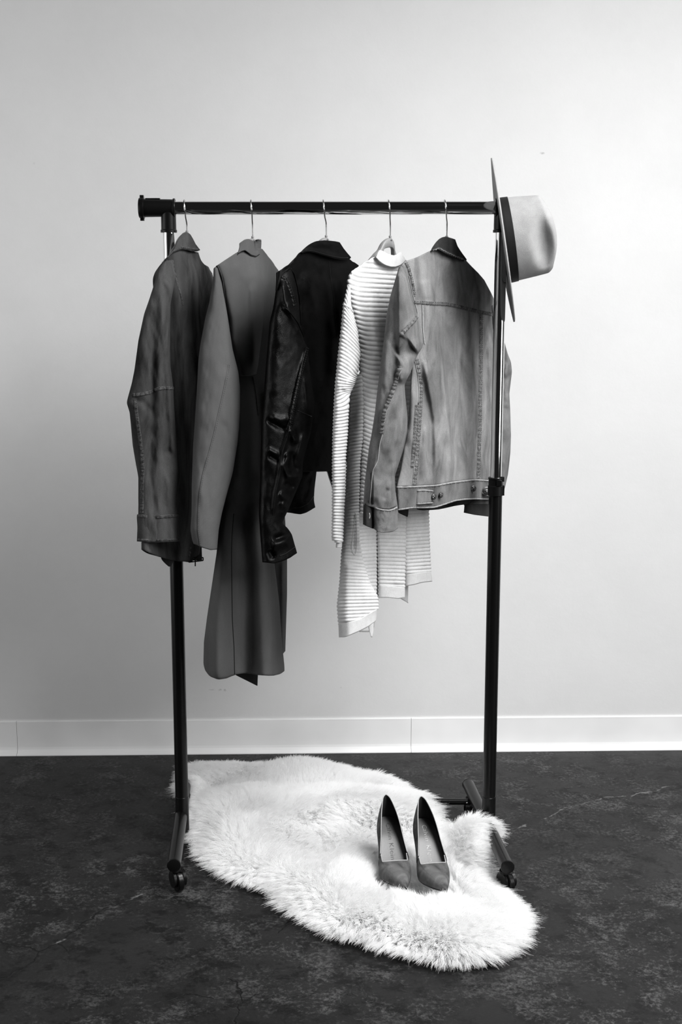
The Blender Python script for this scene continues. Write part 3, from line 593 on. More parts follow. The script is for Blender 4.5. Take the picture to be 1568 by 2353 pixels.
# ---- 3. black leather jacket
g = thing('leather_jacket', 'black leather jacket with wide collar and epaulettes, middle of the rack', 'jacket', base(700, 1290))
b3 = piece('body', g, M['leather'], [(658, 608), (664, 700), (660, 900), (640, 1100), (620, 1190)], [(803, 592), (814, 606), (824, 612), (832, 640), (826, 760), (812, 900), (790, 1040), (752, 1084)],
      [(658, 614), (690, 582), (730, 574), (780, 582), (803, 595), (824, 612)], [(620, 1084), (728, 1084), (765, 1083), (790, 1083)], plane(745, .0021), [(590, .036), (650, .05), (1084, .06)], 80, 120,
      folds=[([(757, 602), (761, 644), (768, 700), (775, 776)], -.006, 5, .1), ([(700, 620), (715, 660), (730, 740)], .012, 14), ([(790, 620), (788, 700), (780, 800)], .012, 12), ([(735, 640), (748, 760), (745, 900)], -.014, 14)], wr=(.0035, 30, 50))
cord(b3, [(757, 600), (761, 644), (767, 680), (771, 734), (775, 776)], .0008, M['leather_edge'], g)
fr3 = piece('front_panel', g, M['leather'], [(655, 900), (650, 1180)], [(735, 900), (733, 1000), (728, 1083), (723, 1124), (721.5, 1150), (725, 1166)], 900, [(650, 1177), (664, 1178), (689, 1182), (703, 1178), (725, 1166)], plane(680, .0014, -.085), .04, 50, 80,
      folds=[([(725, 1010), (715, 1080), (700, 1110)], .008, 6), ([(712, 1080), (706, 1130), (690, 1150)], -.007, 7)], wr=(.003, 20, 40))
cord(fr3, [(668, 1168), (690, 1166), (708, 1157), (722, 1139)], .0009, M['leather_edge'], g)
zp = piece('front_edge', g, M['leather'], [(748, 1060), (752, 1083), (757, 1101), (764, 1120), (766, 1136)], [(790, 1060), (790, 1136)], 1060, [(766, 1136), (790, 1150)], plane(745, .002, .02), .006, 12, 24, wr=None)
zt = MB()
for i in range(13):
    y = 1084+i*3.1; x = 752+(y-1083)*.32; zt.box(P(x, y, .034), (.0016, .0012, .0009))
tag(zt.build('zip_teeth', M['steel'], g), None, kind='stuff')
c3 = piece('collar', g, M['leather'], [(671, 560), (671, 612)], [(807, 560), (807, 612)], [(671, 607), (678, 595), (686, 584), (696, 574), (707, 565), (718, 558), (727, 554), (746, 552), (767, 554), (780, 556), (786, 566), (790, 573), (798, 582), (807, 591)], [(671, 609), (680, 597), (690, 586), (698, 581), (707, 579), (718, 580), (729, 583), (742, 587), (756, 591), (770, 595), (782, 597), (795, 598), (803, 597), (807, 592)],
      plane(745, .0019, -.030), .024, 90, 36, folds=[([(690, 583), (707, 575), (729, 578), (756, 586), (782, 592), (803, 591)], .008, 6, .05), ([(710, 568), (740, 560), (775, 564)], .005, 7), ([(786, 560), (800, 580)], -.004, 5, 0)], wr=(.001, 16, 12), usig=.012, esig=0)
cord(c3, [(700, 576), (718, 576), (729, 579), (742, 583), (756, 587), (770, 590), (784, 592), (800, 592)], .0007, M['leather_edge'], g)
s3 = piece('sleeve', g, M['leather'], [(638, 625), (634, 664), (629, 702), (620, 740), (612, 830), (607, 900), (601, 970), (598, 1100), (595, 1181), (598, 1226), (603, 1291)],
      [(668, 612), (678, 640), (686, 680), (691, 746), (699, 783), (708, 800), (710, 830), (716, 872), (723, 925), (720, 957), (714, 1000), (704, 1030), (697, 1060), (695, 1095), (683, 1124), (668, 1160), (654, 1190), (648, 1203), (657, 1209), (664, 1217), (671, 1228), (677, 1250), (683, 1271), (684, 1296)],
      [(638, 628), (652, 618), (668, 614)], [(603, 1292), (615, 1293), (628, 1295), (650, 1289), (668, 1281), (683, 1271)], plane(660, .0007, -.215), [(612, .015), (680, .042), (950, .055), (1200, .04), (1290, .036)], 110, 240,
      folds=[([(648, 640), (656, 690), (672, 730), (694, 775)], .010, 8, .15), ([(650, 702), (669, 721), (684, 742), (701, 787)], .007, 5, .1, -1), ([(705, 797), (695, 836), (682, 893), (671, 946), (663, 995), (648, 1040), (642, 1093), (633, 1134), (627, 1185)], .008, 5, .05), ([(700, 850), (706, 910), (708, 960)], .010, 8), ([(610, 962), (640, 980), (660, 990)], -.010, 6), ([(620, 955), (645, 965), (668, 960)], .008, 7),
             ([(668, 980), (672, 1000), (682, 1022)], .016, 7), ([(700, 990), (690, 1030), (682, 1060)], .010, 6), ([(654, 1040), (663, 1050), (652, 1070), (662, 1095), (693, 1098)], .012, 6, .1), ([(668, 1035), (672, 1070), (690, 1085)], -.012, 7), ([(640, 1130), (655, 1145), (668, 1150)], .010, 7), ([(652, 1108), (668, 1118), (680, 1118)], -.010, 6), ([(645, 1150), (658, 1170), (650, 1190)], .010, 8), ([(612, 1030), (630, 1040), (644, 1046)], .009, 5), ([(616, 1045), (632, 1055), (642, 1062)], -.008, 5),
             ([(650, 1212), (660, 1222), (668, 1232)], -.012, 6), ([(625, 1240), (640, 1236), (665, 1226)], -.012, 6), ([(622, 1252), (640, 1250), (668, 1242)], .013, 9), ([(618, 1262), (630, 1285)], -.01, 7)], wr=(.002, 30, 44), esig=2.5, usig=.01)
seam(s3, [(705, 799), (695, 836), (682, 893), (671, 946), (663, 990)], 6, M['leather'], g, M['thread_dk'], h=.002, pucker=.0004)
cord(s3, [(663, 995), (655, 1018), (648, 1040), (645, 1065), (642, 1093), (633, 1134), (627, 1185)], .0009, M['leather_edge'], g)
cord(s3, [(650, 702), (660, 710), (669, 721), (684, 742), (694, 765), (701, 787)], .0010, M['leather'], g, lift=.001)
seam(s3, [(647, 636), (656, 640), (663, 655), (670, 676), (677, 702)], 6, M['leather'], g, M['thread_dk'], h=.0015)
cord(s3, [(684, 943), (700, 950), (716, 957)], .0010, M['leather_edge'], g)
cord(s3, [(642, 1277), (655, 1273), (668, 1264), (679, 1256)], .0009, M['ribbon'], g, lift=.0003)
ep = piece('epaulette', g, M['leather'], [(633, 620), (635, 640), (634, 662), (636, 668)], [(667, 600), (660, 640), (642, 655), (640, 668)], [(635, 627), (645, 620), (667, 608)], [(633, 667), (637, 668), (646, 637), (655, 625), (668, 616)], plane(660, .0007, -.232), .018, 30, 30, wr=None)
piece('epaulette', g, M['leather'], [(808, 598), (808, 620)], [(826, 600), (826, 620)], [(808, 601), (814, 603), (824, 610), (826, 612)], [(808, 606), (826, 617)], plane(745, .0021, -.005), .010, 20, 12, wr=None)
cord(b3, [(667, 616), (671, 622), (676, 630), (684, 660), (690, 702), (691, 746)], .0018, M['leather'], g, lift=.001)

# ---- 4. ribbed cream cardigan
g = thing('knit_cardigan', 'long pale ribbed knit cardigan with smooth neckband, between leather and denim jackets', 'cardigan', base(860, 1464))
def ribf(per, amp, slope=lambda u, y: 0*u, fade=None, stripe=.35):
    def f(U, V, X, Y):
        ph_ = (Y-slope(U, Y))
        per_ = np.interp(Y, [p[0] for p in per], [p[1] for p in per]) if not isinstance(per, (int, float)) else per
        if not isinstance(per, (int, float)):
            yy = np.linspace(500, 1500, 2001); cum = np.cumsum(.5/np.interp(yy, [p[0] for p in per], [p[1] for p in per])); ph_ = np.interp(ph_, yy, cum)
        else: ph_ = ph_/per_
        r = np.abs(np.sin(math.pi*ph_))**.6; a = amp*(fade(U, V) if fade is not None else 1)
        return a*(r-.5)*2
    return f
b4 = piece('body', g, M['knit'], [(826, 605), (812, 625), (803, 650), (806, 700), (818, 760), (826, 830), (830, 900), (834, 980), (830, 1060), (826, 1180)], [(933, 590), (960, 640), (975, 760), (975, 900), (950, 1040), (940, 1180)],
      [(803, 632), (812, 620), (826, 612), (842, 600), (864, 589), (900, 588), (933, 597), (960, 625)], 1180, plane(880, .0020), [(588, .04), (650, .045), (1060, .06)], 90, 520,
      folds=[([(822, 640), (820, 700), (828, 755), (828, 805)], .012, 12), ([(872, 700), (880, 850), (880, 1000)], -.012, 24, .2)], wr=(.002, 40, 60),
      rib=ribf([(560, 10), (600, 11.5), (900, 11), (1060, 9)], .0020, lambda u, y: 10*np.exp(-((y-620)/60)**2)*u+3*u-8*np.exp(-(u/.12)**2)))
c4 = piece('neckband', g, M['knit_band'], [(873, 572), (868, 580), (864, 592)], [(921, 572), (926, 585), (933, 598)], [(871, 575), (876, 575), (883, 579), (890, 583), (899, 586), (906, 587), (912, 585), (917, 581), (922, 579)], [(864, 590), (873, 600), (881, 606), (889, 610), (900, 613), (910, 613), (920, 609), (926, 605), (933, 598)],
      plane(895, .0020, -.026), .016, 50, 24, wr=None, usig=.015, esig=2)
s4 = piece('sleeve', g, M['knit'], [(800, 650), (793, 680), (789, 699), (786, 730), (784, 755), (780, 790), (777, 816), (774, 850), (771, 877), (769, 910), (767, 948), (765, 999), (764, 1070), (764, 1115), (764, 1180), (763, 1242), (772, 1244), (773, 1262)],
      [(805, 650), (806, 700), (812, 720), (822, 760), (828, 815), (824, 850), (816, 880), (804, 905), (801, 950), (799, 999), (795, 1048), (792, 1137), (790, 1200), (788, 1247), (786, 1262)],
      [(800, 655), (805, 655)], 1246, plane(800, .0009, -.225), [(650, .008), (720, .028), (870, .036), (1000, .028), (1250, .022)], 50, 640,
      folds=[([(790, 900), (800, 880), (814, 868)], .008, 8)], wr=(.002, 20, 50),
      rib=ribf([(600, 11), (700, 9.5), (880, 8.6), (960, 7.6), (1260, 7.2)], .0017, lambda u, y: np.interp(y, [600, 700, 860, 905, 940, 1300], [20, 42, 36, -22, -6, 4])*(.35*u+.65*u**2), None), esig=4)
piece('cuff', g, M['knit_band'], [(773, 1240), (772, 1258)], [(787, 1240), (786, 1258)], 1244, 1258, plane(800, .0009, -.225), .014, 16, 12, wr=None)
piece('cuff', g, M['knit_band'], [(763, 1236), (763, 1243)], [(778, 1236), (776, 1243)], 1233, 1242, plane(800, .0009, -.205), .012, 12, 8, wr=None)
cord(s4, [(789, 699), (797, 703), (805, 708), (811, 717)], .0024, M['knit'], g)
m4 = piece('side_panel', g, M['knit'], [(806, 860), (804, 900), (801, 1000), (797, 1060), (794, 1140), (789, 1200), (786, 1258), (781, 1336), (775, 1391), (778, 1435)], [(832, 860), (835, 928), (834, 1004), (828, 1060), (826, 1130), (825, 1180), (826, 1240), (832, 1280), (850, 1340), (868, 1370), (870, 1440)],
      860, [(778, 1435), (826, 1424), (870, 1398)], plane(812, .0010, -.13), [(860, .02), (1100, .03), (1300, .045), (1440, .05)], 60, 600,
      folds=[([(806, 1290), (800, 1350), (800, 1440)], .012, 12, .1), ([(824, 1290), (828, 1380), (830, 1430)], -.006, 12, .1), ([(813, 1170), (812, 1275)], -.008, 4, .2)], wr=(.002, 30, 60),
      rib=ribf([(860, 9), (1060, 7.4), (1240, 7.2), (1300, 8), (1460, 8.6)], .0016, lambda u, y: np.interp(y, [860, 1200, 1300, 1460], [-6, -4, 6, -10])*u), esig=4)
hb = piece('hem_band', g, M['knit_band'], [(778, 1430), (779, 1466)], [(871, 1360), (868, 1400), (864, 1428)], [(778, 1435), (826, 1424), (870, 1398)], [(779, 1464.5), (793, 1464), (826, 1450), (846, 1440), (864, 1427)], plane(812, .0010, -.132), .050, 50, 16, folds=[([(805, 1425), (804, 1464)], .01, 12, 0)], wr=None)
fr = piece('front_panel', g, M['knit'], [(806, 960), (800, 1120), (800, 1400)], [(872, 960), (870, 1300), (869, 1400)], 960, [(800, 1400), (869, 1396)], plane(812, .0016, -.075), .05, 50, 320, folds=[([(846, 1180), (848, 1390)], .01, 14, .1)], wr=(.002, 30, 60), rib=ribf(8.3, .0014, lambda u, y: -6*u))
piece('back_panel', g, M['knit'], [(866, 1000), (866, 1200), (870, 1347)], [(937, 1000), (934, 1200), (931, 1349)], 1000, [(870, 1344), (931, 1350)], plane(870, .0011, -.01), .03, 50, 420, folds=[([(915, 1050), (914, 1350)], .008, 12, .05)], wr=(.002, 30, 60), rib=ribf(8.6, .0015, lambda u, y: 2*u))
piece('hem_band', g, M['knit_band'], [(869.5, 1340), (870, 1376)], [(931.5, 1346), (931, 1376)], [(870, 1344), (931, 1350)], [(870, 1374), (890, 1373), (915, 1376), (931, 1373)], plane(870, .0011, -.012), .031, 40, 10, wr=None)
piece('back_panel', g, M['knit'], [(925, 1000), (927, 1200), (931, 1320)], [(985, 1000), (986, 1181), (988, 1250), (991, 1316)], 1000, [(931, 1321), (991, 1312)], plane(925, .0011, .06), .03, 50, 380, folds=[([(978, 1150), (980, 1310)], .006, 6, .1), ([(950, 1050), (952, 1310)], -.004, 12, .1)], wr=(.002, 30, 60), rib=ribf(8.2, .0015, lambda u, y: -4*u))
piece('hem_band', g, M['knit_band'], [(931, 1316), (931, 1350)], [(991, 1308), (994, 1340)], [(931, 1321), (991, 1312)], [(931, 1347), (950, 1344), (972, 1338), (994, 1336)], plane(925, .0011, .058), .031, 40, 10, wr=None)
piece('hem_corner', g, M['knit_band'], [(918, 1340), (918, 1374), (928, 1380), (937, 1385)], [(939, 1340), (938, 1385)], 1340, 1385, plane(925, .0011, .13), .005, 12, 12, wr=None, esig=1)
piece('inside_facing', g, M['knit_band'], [(818, 1400), (826, 1452)], [(862, 1400), (862, 1440)], 1400, [(826, 1452), (848, 1452), (860, 1441)], plane(812, .0010, .0), .01, 16, 10, wr=None)
lb = piece('care_label', g, M['knit_band'], [(845, 1425), (847, 1442), (853, 1465)], [(859, 1425), (859, 1450), (856, 1465)], 1427, 1464, plane(850, .001, -.05), .002, 8, 12, wr=None, solid=.0006, esig=1)
cord(m4, [(817, 1178), (812, 1215), (807, 1258), (811, 1272), (816, 1276), (819, 1262), (819, 1215), (818, 1180)], .0016, M['knit_band'], g, name='pocket_edge')

# ---- 5. faded denim jacket
g = thing('denim_jacket', 'faded denim trucker jacket with dark collar and buttoned waist tabs, nearest the right post', 'jacket', base(1010, 1170))
b5 = piece('body', g, M['denim'], [(920, 610), (930, 640), (940, 700), (948, 800), (940, 960), (920, 1080), (911, 1120)], [(1072, 600), (1089, 618), (1110, 637), (1126, 666), (1137, 690), (1142, 760), (1142, 1100)],
      [(920, 612), (934, 600), (960, 591), (990, 576), (1030, 572), (1060, 586), (1072, 601), (1089, 618), (1110, 638), (1126, 667), (1142, 700)], [(911, 1118), (954, 1117), (1004, 1114), (1041, 1107), (1091, 1101), (1142, 1104)],
      plane(1025, .00178), [(580, .034), (650, .045), (1110, .055)], 130, 170,
      folds=[([(962, 830), (980, 900), (1000, 980), (1003, 1110)], -.007, 15, .4), ([(972, 800), (986, 880), (1001, 960), (1004, 1040), (1003, 1112)], .024, 9, .2, -1), ([(1126, 750), (1129, 860), (1122, 970)], .018, 9, .25, -1), ([(1018, 940), (1032, 1010), (1040, 1100)], .008, 6), ([(1018, 830), (1024, 940)], .008, 9), ([(983, 960), (975, 1040), (968, 1110)], .012, 7), ([(955, 880), (952, 940), (945, 1050)], .010, 10), ([(1027, 600), (1030, 700), (1030, 860)], -.008, 12), ([(1055, 640), (1053, 690)], .004, 5), ([(1075, 640), (1072, 700), (1068, 760)], .006, 7), ([(1115, 790), (1122, 900), (1116, 960)], -.008, 8), ([(1106, 860), (1120, 1000), (1128, 1060)], .008, 8), ([(1090, 900), (1085, 1000), (1070, 1090)], .006, 8), ([(1056, 1010), (1062, 1090)], .005, 6), ([(1100, 650), (1110, 700)], .006, 6), ([(975, 640), (985, 690)], .005, 12)], wr=(.003, 30, 55))
yk = seam(b5, [(952, 694), (970, 695), (987, 697), (1010, 698), (1027, 699), (1048, 703), (1067, 708), (1088, 713), (1108, 718), (1124, 721), (1138, 724)], 8.5, M['denim_seam'], g, M['thread_dk'], h=.0016, pucker=.001)
seam(b5, [(1106, 722), (1105, 785), (1104, 880), (1103, 954), (1101, 1029), (1099, 1098)], 8, M['denim_seam'], g, M['thread_dk'], h=.0014)
seam(b5, [(971, 701), (972, 730), (972, 755), (974, 775), (976, 790)], 2.2, M['denim_edge'], g, None, pucker=.0003)
cord(b5, [(970, 701), (970.5, 730), (971, 755), (973, 775), (975, 790)], .0008, M['thread_dk'], g)
seam(b5, [(957, 825), (961, 842), (964, 862), (967, 880), (967, 897), (965, 942), (963, 975), (961, 1004), (956, 1066), (952, 1114)], 9, M['denim_seam'], g, M['thread_dk'], h=.0018, pucker=.0012)
cord(b5, [(953, 828), (960, 860), (963, 897), (961, 942), (958, 1004), (952, 1060), (949, 1114)], .0011, M['denim_edge'], g, lift=.001)
wp = seam(b5, [(957, 930), (955, 960), (953, 1000), (949, 1040), (947, 1072)], 7, M['denim_seam'], g, M['thread_dk'], h=.003, pucker=.001, name='pocket_welt')
cord(b5, [(961, 925), (959, 960), (957, 1000), (953, 1040), (950, 1070)], .0016, M['thread_dk'], g, name='pocket_opening', lift=.001)
cord(b5, [(940, 634), (944, 655), (948, 674), (952, 690), (958, 712), (961, 730)], .0012, M['denim_edge'], g, lift=.0005)
seam(b5, [(932, 603), (939, 616), (944, 634), (949, 655), (953, 680)], 6, M['denim_seam'], g, M['thread_dk'])
wb = piece('waistband', g, M['denim_mid'], [(911, 1115), (914, 1176)], [(1142, 1095), (1142, 1160)], [(911, 1117), (954, 1116), (1004, 1113), (1041, 1106), (1091, 1100), (1142, 1103)], [(914, 1173.5), (935, 1171), (949, 1168.5), (975, 1168.5), (999, 1168), (1020, 1161), (1046, 1152), (1068, 1149), (1091, 1148), (1142, 1149)],
      plane(1025, .00178, -.004), .057, 120, 30, folds=[([(1088, 1110), (1089, 1150)], -.006, 4, 0), ([(1041, 1106), (1043, 1152)], .005, 6, 0), ([(930, 1115), (932, 1172)], -.005, 8, 0)], wr=(.002, 22, 30))
seam(wb, [(912, 1119.5), (954, 1118.5), (1004, 1115.5), (1041, 1108.5), (1091, 1102.5), (1138, 1105.5)], 3, M['denim_edge'], g, M['thread_dk'], rows=(1.9,), h=.0012)
seam(wb, [(915, 1171), (949, 1166), (975, 1166), (999, 1165.5), (1020, 1159), (1046, 1150), (1068, 1147), (1091, 1146), (1138, 1147)], 3, M['denim_edge'], g, M['thread_dk'], rows=(-1.8,), h=.0012)
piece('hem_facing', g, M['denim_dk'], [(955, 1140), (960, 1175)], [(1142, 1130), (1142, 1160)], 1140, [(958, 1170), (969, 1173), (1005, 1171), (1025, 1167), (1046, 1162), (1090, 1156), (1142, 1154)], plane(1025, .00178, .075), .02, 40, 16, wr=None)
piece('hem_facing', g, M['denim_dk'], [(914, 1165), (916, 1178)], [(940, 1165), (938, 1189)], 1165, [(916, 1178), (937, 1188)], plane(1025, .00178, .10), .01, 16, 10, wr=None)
def tab(pts_top, pts_bot, x0, x1, nm='waist_tab'):
    return piece(nm, g, M['denim'], [(x0, 1100), (x0, 1170)], [(x1, 1100), (x1, 1170)], pts_top, pts_bot, plane(1025, .00178, -.009), .058, 40, 20, wr=(.0008, 15, 15), usig=.03)
t1 = tab([(951, 1125), (975, 1124), (1007, 1127)], [(951, 1161), (975, 1159), (998, 1157), (1004, 1156), (1007, 1150)], 950.5, 1007)
for ln in ([(953, 1127.5), (975, 1126.5), (1004, 1129)], [(953, 1158), (975, 1156.5), (1000, 1155)], [(953.5, 1128), (952.5, 1158)]): seam(t1, ln, 2.4, M['denim_edge'], g, M['thread_dk'], rows=(2.2,) if ln[0][1] < 1140 else (-2.2,))
t2 = tab([(1106, 1130), (1110, 1122), (1116, 1118), (1142, 1119)], [(1106, 1131), (1111, 1138), (1118, 1140), (1142, 1140)], 1106, 1142)
seam(t2, [(1138, 1120), (1118, 1120), (1111, 1123), (1108, 1130), (1112, 1136), (1119, 1138), (1138, 1138)], 2.2, M['denim_edge'], g, None)
def button(q, x, y, r=.0078, tilt=0):
    p, n = hit(q, x, y); n = (n+Vector((tilt, -.6, .05))).normalized(); p = Vector(p)
    b = MB().lathe([(0, .003), (.004, .003), (.0045, r*.95), (.006, r), (.0075, r*.9), (.0072, r*.6), (.0068, r*.45), (.0085, r*.35), (.0088, 0)], p, n, 28)
    b.build('button', M['button'], g)
button(t1, 994, 1141); button(wb, 1010, 1137, .0075, .9); button(wb, 1086, 1122, .0085, -.5); button(t2, 1117, 1130, .0085)
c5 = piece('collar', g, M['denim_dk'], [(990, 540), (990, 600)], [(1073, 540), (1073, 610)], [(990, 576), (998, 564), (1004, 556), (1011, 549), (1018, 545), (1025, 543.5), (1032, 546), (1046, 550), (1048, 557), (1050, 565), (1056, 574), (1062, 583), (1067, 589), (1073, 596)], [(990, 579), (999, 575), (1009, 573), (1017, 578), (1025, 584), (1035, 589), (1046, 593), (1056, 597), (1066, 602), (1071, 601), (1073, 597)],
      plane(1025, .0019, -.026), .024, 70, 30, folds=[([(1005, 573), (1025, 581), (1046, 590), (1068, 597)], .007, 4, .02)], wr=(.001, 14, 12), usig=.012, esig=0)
seam(c5, [(994, 575), (1009, 570), (1025, 579), (1046, 588.5), (1066, 596)], 2.2, M['denim_seam'], g, M['thread'], rows=(1.6,))
s5 = piece('sleeve', g, M['denim_mid'], [(918, 612), (909, 642), (897, 683), (889, 724), (881, 795), (876, 830), (870, 877), (862, 948), (854, 999), (848, 1030), (842, 1080), (838, 1115), (835, 1160), (835, 1206)],
      [(928, 612), (936, 635), (944, 663), (952, 697), (961, 726), (968, 760), (974, 787), (970, 800), (960, 816), (951, 836), (944, 856), (930, 884), (931, 900), (933, 919), (937, 958), (937, 991), (929, 1029), (917, 1066), (908, 1093), (909, 1128), (914, 1160), (914, 1216)],
      [(917, 614), (922, 611), (929, 617)], [(835, 1160), (850, 1164), (868, 1168), (895, 1170), (914, 1163)], plane(900, .0007, -.235), [(612, .012), (680, .038), (800, .05), (1000, .045), (1170, .04)], 120, 240,
      folds=[([(919, 622), (919, 703), (920, 805), (923, 867), (929, 884)], .018, 8, .06, -1), ([(958, 728), (940, 748), (920, 773)], .010, 6, .1, -1), ([(914, 822), (934, 808), (952, 796)], -.026, 19, .12), ([(921, 840), (903, 897), (883, 944), (879, 999), (873, 1020), (867, 1062), (857, 1084), (853, 1126), (850, 1156)], .010, 7, .05, -1), ([(905, 960), (900, 1000), (885, 1050)], .008, 12), ([(915, 1010), (905, 1060), (890, 1080)], -.006, 8), ([(900, 1100), (893, 1140), (896, 1168)], .007, 7), ([(875, 1100), (872, 1168)], .006, 10), ([(895, 1120), (880, 1150)], -.005, 6), ([(890, 760), (884, 900)], .006, 12)], wr=(.003, 24, 50), esig=2.5)
seam(s5, [(958, 728), (950, 739), (940, 749), (930, 760), (921, 770)], 8, M['denim_seam'], g, M['thread_dk'], h=.002, pucker=.0016)
seam(s5, [(921, 842), (913, 868), (903, 897), (893, 921), (884, 944), (880, 970), (877, 999)], 9, M['denim_seam'], g, M['thread_dk'], h=.002, pucker=.0016)
cord(s5, [(923, 846), (915, 872), (905, 900), (895, 925), (887, 947), (882, 975), (879, 999), (873, 1020), (868, 1059), (857, 1082), (853, 1126), (850, 1156)], .0011, M['denim_edge'], g, lift=.001)
cord(s5, [(853, 1086), (857, 1110), (857, 1135), (857, 1158)], .004, M['thread_dk'], g, name='cuff_slit', lift=-.002)
cf = piece('cuff', g, M['denim_mid'], [(858, 1160), (858, 1220)], [(914.5, 1155), (914.5, 1220)], [(858, 1163), (868, 1167), (880, 1170), (895, 1171), (905, 1168), (914.5, 1162)], [(858, 1214), (866, 1220), (877, 1224), (895, 1223), (905, 1221), (914.5, 1214)], plane(900, .0007, -.245), .042, 50, 30, wr=(.002, 15, 20))
seam(cf, [(860, 1165.5), (868, 1169), (880, 1172), (895, 1173), (905, 1170), (912, 1166)], 2.6, M['denim_edge'], g, M['thread_dk'], rows=(2.2,))
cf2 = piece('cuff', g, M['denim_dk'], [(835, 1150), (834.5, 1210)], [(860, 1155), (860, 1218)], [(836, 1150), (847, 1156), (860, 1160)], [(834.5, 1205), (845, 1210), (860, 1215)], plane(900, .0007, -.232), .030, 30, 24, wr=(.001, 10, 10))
seam(cf2, [(857, 1162), (858.5, 1185), (859, 1213)], 3, M['denim_edge'], g, None)
cord(cf2, [(849, 1179), (850.5, 1186), (849, 1192)], .0012, M['thread'], g, name='buttonhole')
# the far sleeve, seen past the post, and its cuff
s6 = piece('sleeve', g, M['denim_mid'], [(1128, 700), (1130, 800), (1140, 1000), (1120, 1120), (1070, 1163), (1066, 1180)], [(1134, 700), (1158, 780), (1168, 815), (1175, 832), (1177, 855), (1174, 880), (1171, 905), (1173, 940), (1175, 1000), (1174, 1040), (1170, 1090), (1163, 1130), (1150, 1160), (1140, 1185)],
      [(1128, 705), (1134, 700)], [(1066, 1160), (1100, 1162), (1140, 1164)], plane(1130, .0004, .20), .04, 50, 130, folds=[([(1176, 850), (1160, 880), (1150, 920)], -.01, 6), ([(1172, 900), (1165, 940)], .01, 6), ([(1168, 830), (1160, 870)], .012, 5)], wr=(.003, 16, 30), esig=3)
piece('cuff', g, M['denim_dk'], [(1068, 1158), (1066, 1180)], [(1142, 1158), (1142, 1195)], [(1068, 1160), (1100, 1158), (1142, 1158)], [(1066, 1178), (1090, 1183), (1125, 1187), (1142, 1188)], plane(1130, .0004, .18), .03, 40, 16, wr=None)

